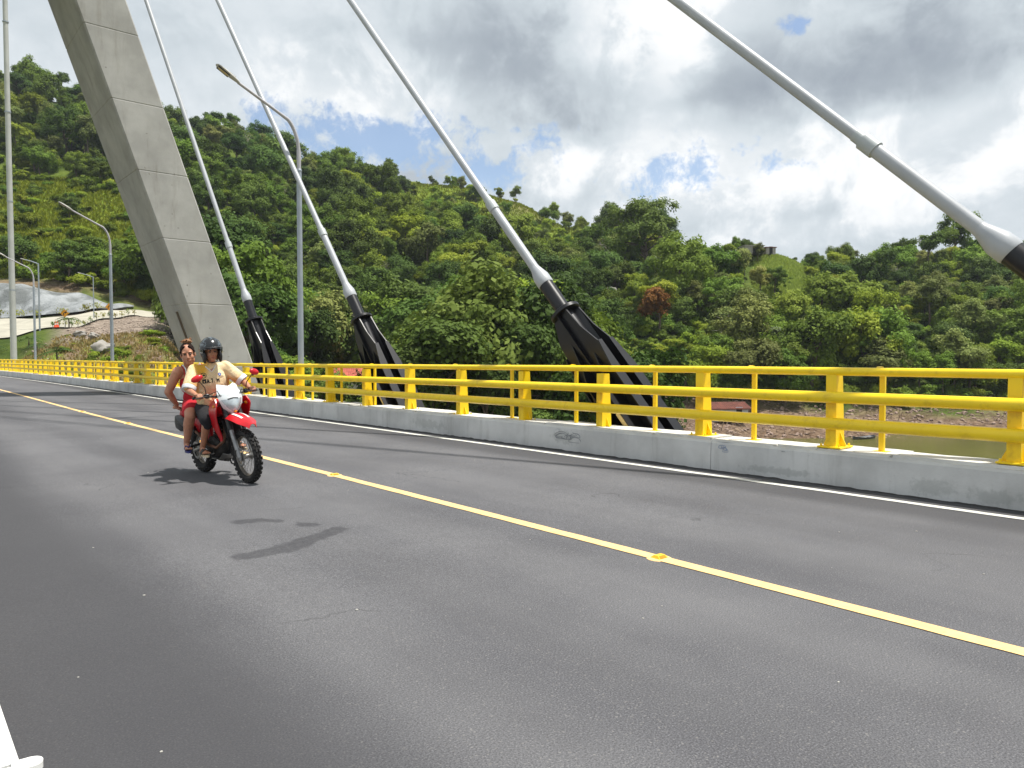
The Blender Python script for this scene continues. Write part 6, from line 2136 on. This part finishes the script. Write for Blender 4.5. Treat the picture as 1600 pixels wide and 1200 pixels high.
d = 80.0
while d < 400:
    step = 5.5 + (d - 80) * .011
    qspan = np.arange(-1.0, .98, step / d)
    for q in qspan:
        qq = q + rng.uniform(-.5, .5) * step / d
        dd = d + rng.uniform(-.5, .5) * step
        lim = float(np.interp(qq, [-1, -.3, .0, .1, .17, .24, .33, 1], [350, 362, 382, 380, 378, 250, 236, 262]))
        if dd > lim: continue
        if clear(qq, dd): continue
        if any((qq - a) ** 2 * d * d + (dd - b_) ** 2 < c_ * c_ for a, b_, c_ in used): continue
        u = rng.random()
        nz = math.sin(qq * 31 + dd / 23) + math.sin(dd / 37 - qq * 11) * .8
        if dd > lim * .9:
            kind = 'ridge_tree' if u < .34 else ('dark_round' if u < .52 else ('olive_airy' if u < .72 else ('mid_round' if u < .92 else 'lime_airy')))
        elif dd > lim * .68:
            kind = 'olive_airy' if u < .25 + .1 * nz else ('dark_round' if u < .45 else ('mid_round' if u < .68 else ('lime_airy' if u < .84 else 'layered')))
        elif qq > .3:
            kind = 'mid_round' if u < .28 else ('lime_airy' if u < .48 else ('dark_round' if u < .60 else ('layered' if u < .80 else 'olive_airy')))
        else:
            kind = 'dark_round' if u < .20 - .05 * nz else ('mid_round' if u < .42 else ('layered' if u < .66 else ('dark_layered' if u < .76 else ('lime_airy' if u < .91 else 'olive_airy'))))
        if rng.random() < .035: kind = 'bare'
        sc = float(rng.choice([rng.uniform(.6, .95), rng.uniform(.9, 1.4), rng.uniform(1.3, 1.95)], p=[.34, .44, .22]))
        if dd > lim * .9: sc *= rng.uniform(.55, 1.05)
        if .225 < qq < .42 and dd > 196: sc = min(sc, .62)
        if .31 < qq < .41 and 165 < dd < 192: sc *= .55
        if -.16 < qq < .13 and dd > 262:
            sc *= .62; kind = ['olive_airy', 'lime_airy', 'mid_round', kind][int(rng.integers(0, 4))]
        if dd < 150 and qq < .16: sc *= 1.12
        elif dd < 140: sc *= .92
        if qq < .14 and dd < 195 and kind in ('mid_round', 'lime_airy', 'layered') and rng.random() < .38: kind = 'dark_round' if rng.random() < .5 else 'dark_layered'
        cand.append((kind, int(rng.integers(0, 3)), qq, dd, sc, float(rng.uniform(0, 6.28)), float(rng.uniform(.85, 1.2))))
    d += step
# understorey bushes that show as bushes: edges of clearings
for k in range(240):
    z = rng.integers(0, 4)
    if z == 0: q, dd = rng.uniform(-.75, -.46), rng.uniform(158, 240)
    elif z == 1: q, dd = rng.uniform(-.44, -.24), rng.uniform(150, 215)
    elif z == 2: q, dd = rng.uniform(.15, .75), rng.uniform(0, 1); dd = 131 + max(0, q - .3) * 22 + dd * 9
    else: q, dd = rng.uniform(-.40, .16), rng.uniform(95, 132)
    cand.append(('bush' if rng.random() < .6 else 'lime_bush', int(rng.integers(0, 2)), float(q), float(dd), float(rng.uniform(.6, 1.35)), float(rng.uniform(0, 6.28)), 1.0))

for k in range(26):
    cand.append(('bush' if rng.random() < .5 else 'lime_bush', int(rng.integers(0, 2)), float(rng.uniform(-.63, -.44)), float(rng.uniform(70, 104)), float(rng.uniform(.25, .6)), float(rng.uniform(0, 6.28)), .8))
Q = np.array([c[2] for c in cand]); D = np.array([c[3] for c in cand])
Zg = ground(Q, D); XX, YY = W2(Q, D)
# which of them show largest: paint crowns front to back on a coarse panorama seen from the deck
NX, NY = 640, 300
buf = np.full((NY, NX), -1, int)
order = np.argsort(D)
area = np.zeros(len(cand))
for i in order:
    kind, var, q, dd, sc, rz_, zs = cand[i]
    cm, tm, rx, rzz, cz = PROTO[kind][var % len(PROTO[kind])]
    cx = (q + .72) / 1.44 * NX
    cy = NY * .86 - (Zg[i] + cz * sc * zs - H_CAM) / dd * NX / 1.44
    ex = rx * sc / dd * NX / 1.44; ey = rzz * sc * zs / dd * NX / 1.44
    x0, x1 = int(max(0, cx - ex)), int(min(NX - 1, cx + ex)) + 1
    y0, y1 = int(max(0, cy - ey)), int(min(NY - 1, cy + ey)) + 1
    if x1 <= x0 or y1 <= y0 or cx < -4 or cx > NX + 4: continue
    gy, gx = np.mgrid[y0:y1, x0:x1]
    msk = (((gx - cx) / max(ex, .5)) ** 2 + ((gy - cy) / max(ey, .5)) ** 2 < 1) & (buf[y0:y1, x0:x1] < 0)
    area[i] = msk.sum()
    buf[y0:y1, x0:x1][msk] = i
best = np.argsort(-area)[:286]
best = [i for i in best if area[i] > 6]
bset = set(int(i) for i in best)
for i in bset:
    kind, var, q, dd, sc, rz_, zs = cand[i]
    lab = tree_label(kind, q, dd, sc)
    place_tree(kind, var, XX[i], YY[i], Zg[i] - .15, sc, rz_, lab, lab.replace(' tree ', ' trees ').replace(' bush ', ' bushes '), zs, 'bush' if 'bush' in kind else 'tree')

# everything else on the hill reads as one wood: instances of the same crowns on points
rest = [i for i in range(len(cand)) if i not in bset]
kinds = sorted(set(c[0] for c in cand))
kv = [(k, v) for k in kinds for v in range(len(PROTO[k]))]
# ground cover between the trees
cov = []
for k in range(5200):
    q = rng.uniform(-.95, .95); dd = 95 * (390 / 95) ** rng.random()
    lim = float(np.interp(q, [-1, -.3, .0, .1, .17, .24, .33, 1], [350, 362, 382, 380, 378, 250, 236, 262]))
    if dd > lim: continue
    if q < -.42 and dd < 157: continue
    if q > .16 and dd < 131 + max(0, q - .3) * 22: continue
    if dd < 118 and rng.random() < .8: continue
    if -.72 < q < -.50 and 168 < dd < 236 and rng.random() < .75: continue
    if .332 < q < .400 and 188 < dd < 226 and rng.random() < .9: continue
    if -.16 < q < .13 and dd > 262 and rng.random() < .5: continue
    if -.05 < q < .075 and 338 < dd < 372 and rng.random() < .7: continue
    cov.append(('bush' if rng.random() < .62 else 'lime_bush', int(rng.integers(0, 2)), float(q), float(dd), float(rng.uniform(.55, 1.6)), float(rng.uniform(0, 6.28)), float(rng.uniform(.8, 1.3))))


def scatter(name, items, label, cat, with_trunk):
    """one object whose points carry crowns (and trunks) of the kinds above"""
    Qa = np.array([c[2] for c in items]); Da = np.array([c[3] for c in items])
    Za = ground(Qa, Da) - .15; Xa, Ya = W2(Qa, Da)
    me = bpy.data.meshes.new(name)
    me.vertices.add(len(items)); me.vertices.foreach_set('co', np.stack([Xa, Ya, Za], -1).astype(np.float32).ravel())
    for an, typ, vals in (('kind', 'INT', [kv.index((c[0], c[1] % len(PROTO[c[0]]))) for c in items]), ('rz', 'FLOAT', [c[5] for c in items])):
        at = me.attributes.new(an, typ, 'POINT'); at.data.foreach_set('value', vals)
    at = me.attributes.new('sc', 'FLOAT_VECTOR', 'POINT')
    at.data.foreach_set('vector', np.array([(c[4], c[4], c[4] * c[6]) for c in items], np.float32).ravel())
    o = link(name, me)
    ng = bpy.data.node_groups.new(name + '_nodes', 'GeometryNodeTree')
    ng.interface.new_socket('Geometry', in_out='INPUT', socket_type='NodeSocketGeometry')
    ng.interface.new_socket('Geometry', in_out='OUTPUT', socket_type='NodeSocketGeometry')
    N = ng.nodes; Lk = ng.links
    gi = N.new('NodeGroupInput'); go = N.new('NodeGroupOutput'); jn = N.new('GeometryNodeJoinGeometry')
    def attr(nm, ty):
        a = N.new('GeometryNodeInputNamedAttribute'); a.data_type = ty; a.inputs['Name'].default_value = nm; return a.outputs['Attribute']
    kd = attr('kind', 'INT'); rzs = attr('rz', 'FLOAT'); scs = attr('sc', 'FLOAT_VECTOR')
    cx = N.new('ShaderNodeCombineXYZ'); Lk.new(rzs, cx.inputs[2])
    have = sorted(set(kv.index((c[0], c[1] % len(PROTO[c[0]]))) for c in items))
    for h_ in have:
        src = SRC.get(kv[h_])
        if src is None: continue
        cmp_ = N.new('FunctionNodeCompare'); cmp_.data_type = 'INT'; cmp_.operation = 'EQUAL'
        Lk.new(kd, cmp_.inputs[2]); cmp_.inputs[3].default_value = h_
        for ob in (src if with_trunk else src[:1]):
            oi = N.new('GeometryNodeObjectInfo'); oi.transform_space = 'ORIGINAL'
            oi.inputs['Object'].default_value = ob; oi.inputs['As Instance'].default_value = True
            ip = N.new('GeometryNodeInstanceOnPoints')
            Lk.new(gi.outputs[0], ip.inputs['Points']); Lk.new(cmp_.outputs[0], ip.inputs['Selection'])
            Lk.new(oi.outputs['Geometry'], ip.inputs['Instance'])
            Lk.new(cx.outputs[0], ip.inputs['Rotation']); Lk.new(scs, ip.inputs['Scale'])
            Lk.new(ip.outputs[0], jn.inputs[0])
    Lk.new(jn.outputs[0], go.inputs[0])
    md = o.modifiers.new('scatter', 'NODES'); md.node_group = ng
    return tag(o, label, cat, kind='stuff')


SRC = {}
for o in bpy.data.objects:
    if o.name.startswith('crown') and o.parent:
        for kk in kv:
            if o.data == PROTO[kk[0]][kk[1]][0] and kk not in SRC:
                tr = [c for c in o.parent.children if c.name.startswith('trunk')][0]
                SRC[kk] = (o, tr)
scatter('far_wood', [cand[i] for i in rest if kv.index((cand[i][0], cand[i][1] % len(PROTO[cand[i][0]]))) >= 0], 'continuous wood covering the far hillside behind the nearer trees', 'wood', True)
scatter('undergrowth', cov, 'dense green undergrowth between the trees of the hillside', 'undergrowth', False)

# grass tufts on the open slope and bank -----------------------------------------
r = np.random.default_rng(7)
def tufts(name, regions, label, mat, hgt=.5):
    V = []; lf = []
    for (q0, q1, d0, d1, n) in regions:
        q = r.uniform(q0, q1, n); dd = r.uniform(d0, d1, n)
        z = ground(q, dd); x, y = W2(q, dd)
        a = r.uniform(0, 6.28, n); h = hgt * r.uniform(.5, 1.5, n); w = h * .35
        lx = r.normal(0, .35, n) * h; ly = r.normal(0, .35, n) * h
        p0 = np.stack([x - np.cos(a) * w, y - np.sin(a) * w, z - .05], -1); p1 = np.stack([x + np.cos(a) * w, y + np.sin(a) * w, z - .05], -1)
        p2 = np.stack([x + lx, y + ly, z + h], -1)
        V.append(np.stack([p0, p1, p2], 1).reshape(-1, 3)); lf.append(r.random(n))
    V = np.concatenate(V); F = np.arange(len(V)).reshape(-1, 3)
    me = npmesh(name, V, F, [mat])
    at = me.attributes.new('leaf', 'FLOAT', 'FACE'); at.data.foreach_set('value', np.concatenate(lf).astype(np.float32))
    return tag(link(name, me), label, 'grass', kind='stuff')


tufts('slope_grass', [(-.74, -.49, 160, 240, 26000), (-.44, -.26, 155, 212, 14000), (-.16, .13, 262, 372, 26000)], 'bright yellow green grass on the open parts of the slope', leaf_mat('slope_grass_blades', (.13, .18, .020), (.18, .23, .028), (.24, .275, .040), .3), .8)
tufts('ridge_grass', [(.325, .402, 186, 226, 11000)], 'fresh light green grass on the clearing below the ridge house', leaf_mat('ridge_grass_blades', (.11, .19, .04), (.15, .235, .055), (.19, .27, .07), .3), .6)
tufts('bank_grass', [(-.74, -.62, 64, 100, 4500), (-.62, -.45, 64, 100, 4200), (-.62, -.42, 96, 104, 1500), (-.20, .10, 84, 120, 3500)], 'short green and straw coloured grass on the near bank', leaf_mat('bank_grass_blades', (.08, .12, .025), (.16, .145, .05), (.27, .215, .10), .3), .32)

# young palms by the road ------------------------------------------------------
def palm(q, d, h, n, fl, seed, label, up=.9, mat='palm'):
    rr = random.Random(seed); t = empty('young_palm', gpt(q, d, .05), (0, 0, rr.uniform(0, 6)))
    MB().tube([(0, 0, -.3), (.03, 0, h * .5), (0, .03, h)], [.12, .1, .08], 7).build('trunk', M['bark'], t, smooth=60)
    for k in range(n):
        a = 2 * math.pi * k / n + rr.uniform(-.25, .25); el = rr.uniform(.3, 1.0) * up
        dirv = Vector((math.cos(a), math.sin(a), 0)); sd_ = Vector((-math.sin(a), math.cos(a), 0))
        fr_ = MB(); pts = []
        for j in range(9):
            s = j / 8
            pts.append(Vector((0, 0, h)) + dirv * fl * s * (math.cos(el) + .25 * s) + Vector((0, 0, fl * (math.sin(el) * s - .75 * s * s))))
        fr_.tube(pts, [.025] * 8 + [.008], 4, cap=False)
        for j in range(1, 9):
            for s in (-1, 1):
                L = fl * .30 * math.sin(math.pi * (j / 9) ** .7) + .08
                b0 = pts[j]; tip = b0 + sd_ * s * L * .8 + (pts[j] - pts[j - 1]).normalized() * L * .55 - Vector((0, 0, L * .35))
                w = (pts[j] - pts[j - 1]) * .33
                fr_.add([b0 - w, b0 + w, tip], [(0, 1, 2)])
        fr_.build('frond', LM[mat], t)
    return tag(t, label, 'palm')


palm(-.598, 118, 1.4, 9, 2.0, 1, 'young palm beside the nearer curve sign')
palm(-.653, 104, 1.2, 10, 1.9, 2, 'bushy young palm left of the slim grey post')
palm(-.615, 84, 1.5, 8, 2.2, 3, 'green palm sprouting on the grass bank behind the railing', 1.2)
palm(-.70, 104, .8, 8, 1.5, 4, 'low palm left of the tall mast at the road edge')
palm(-.642, 100, .7, 8, 1.6, 5, 'low spreading palm on the rubble by the bridge end')
for k in range(14):                                           # saplings tied along the hill road edge
    q = -.62 + k * .0085; dd = float(np.interp(q, [-.63, -.585, -.54, -.50], [118.6, 123.4, 132.3, 143.2]))
    p = gpt(q, dd, .2); t = empty('roadside_sapling', p)
    hh = .9 + .5 * (k * 7 % 5) / 5
    MB().tube([(0, 0, -.2), (.03, 0, hh * .6), (0, .02, hh)], [.05, .04, .02], 5).build('stem', M['bark'], t)
    rr = random.Random(k); lf = MB()
    for j in range(34):
        c_ = Vector((rr.gauss(0, .2), rr.gauss(0, .2), hh * rr.uniform(.45, 1.1))); u = Vector((rr.gauss(0, 1), rr.gauss(0, 1), rr.gauss(0, 1))).normalized() * .15; v = u.cross(Vector((rr.gauss(0, 1), rr.gauss(0, 1), 1))).normalized() * .08
        lf.add([c_ - u, c_ + v, c_ + u, c_ - v], [(0, 1, 2, 3)])
    lf.build('leaves', LM['yellowish' if k % 3 else 'mid'], t)
    tag(t, 'small sapling planted along the edge of the hill road', 'sapling', 'saplings along the hill road')
for k, (q, dd) in enumerate(((-.69, 137.5), (-.665, 138), (-.64, 139.5), (-.605, 141.2), (-.575, 143), (-.56, 144.5))):
    p = gpt(q, dd, .3); t = empty('yellow_shrub', p); rr = random.Random(50 + k); lf = MB()
    MB().tube([(0, 0, -.2), (0, 0, .8)], [.05, .03], 5).build('stem', M['bark'], t)
    for j in range(70):
        c_ = Vector((rr.gauss(0, .45), rr.gauss(0, .45), rr.uniform(.5, 1.5))); u = Vector((rr.gauss(0, 1), rr.gauss(0, 1), rr.gauss(0, 1))).normalized() * .2; v = u.cross(Vector((rr.gauss(0, 1), rr.gauss(0, 1), 1))).normalized() * .1
        lf.add([c_ - u, c_ + v, c_ + u, c_ - v], [(0, 1, 2, 3)])
    lf.build('leaves', LM['yellowish'], t)
    tag(t, 'yellow leaved shrub at the foot of the sprayed concrete slope', 'shrub', 'yellow shrubs along the sprayed slope')

# ------------------------------------------------------------------ air between here and the ridge
hz = MB().box((180, 200, 70), (1500, 1500, 170))
hm = bpy.data.materials.new('thin_haze'); hm.use_nodes = True
gh = NT(hm.node_tree)
oh = gh.n('ShaderNodeOutputMaterial'); pv = gh.n('ShaderNodeVolumePrincipled')
pv.inputs['Color'].default_value = (.80, .88, 1.0, 1); pv.inputs['Density'].default_value = .00012
pv.inputs['Anisotropy'].default_value = .1
gh.l(pv.outputs[0], oh.inputs['Volume'])
tag(hz.build('haze', hm), 'thin pale haze filling the valley air', 'haze', kind='stuff')
scene.cycles.volume_bounces = 0
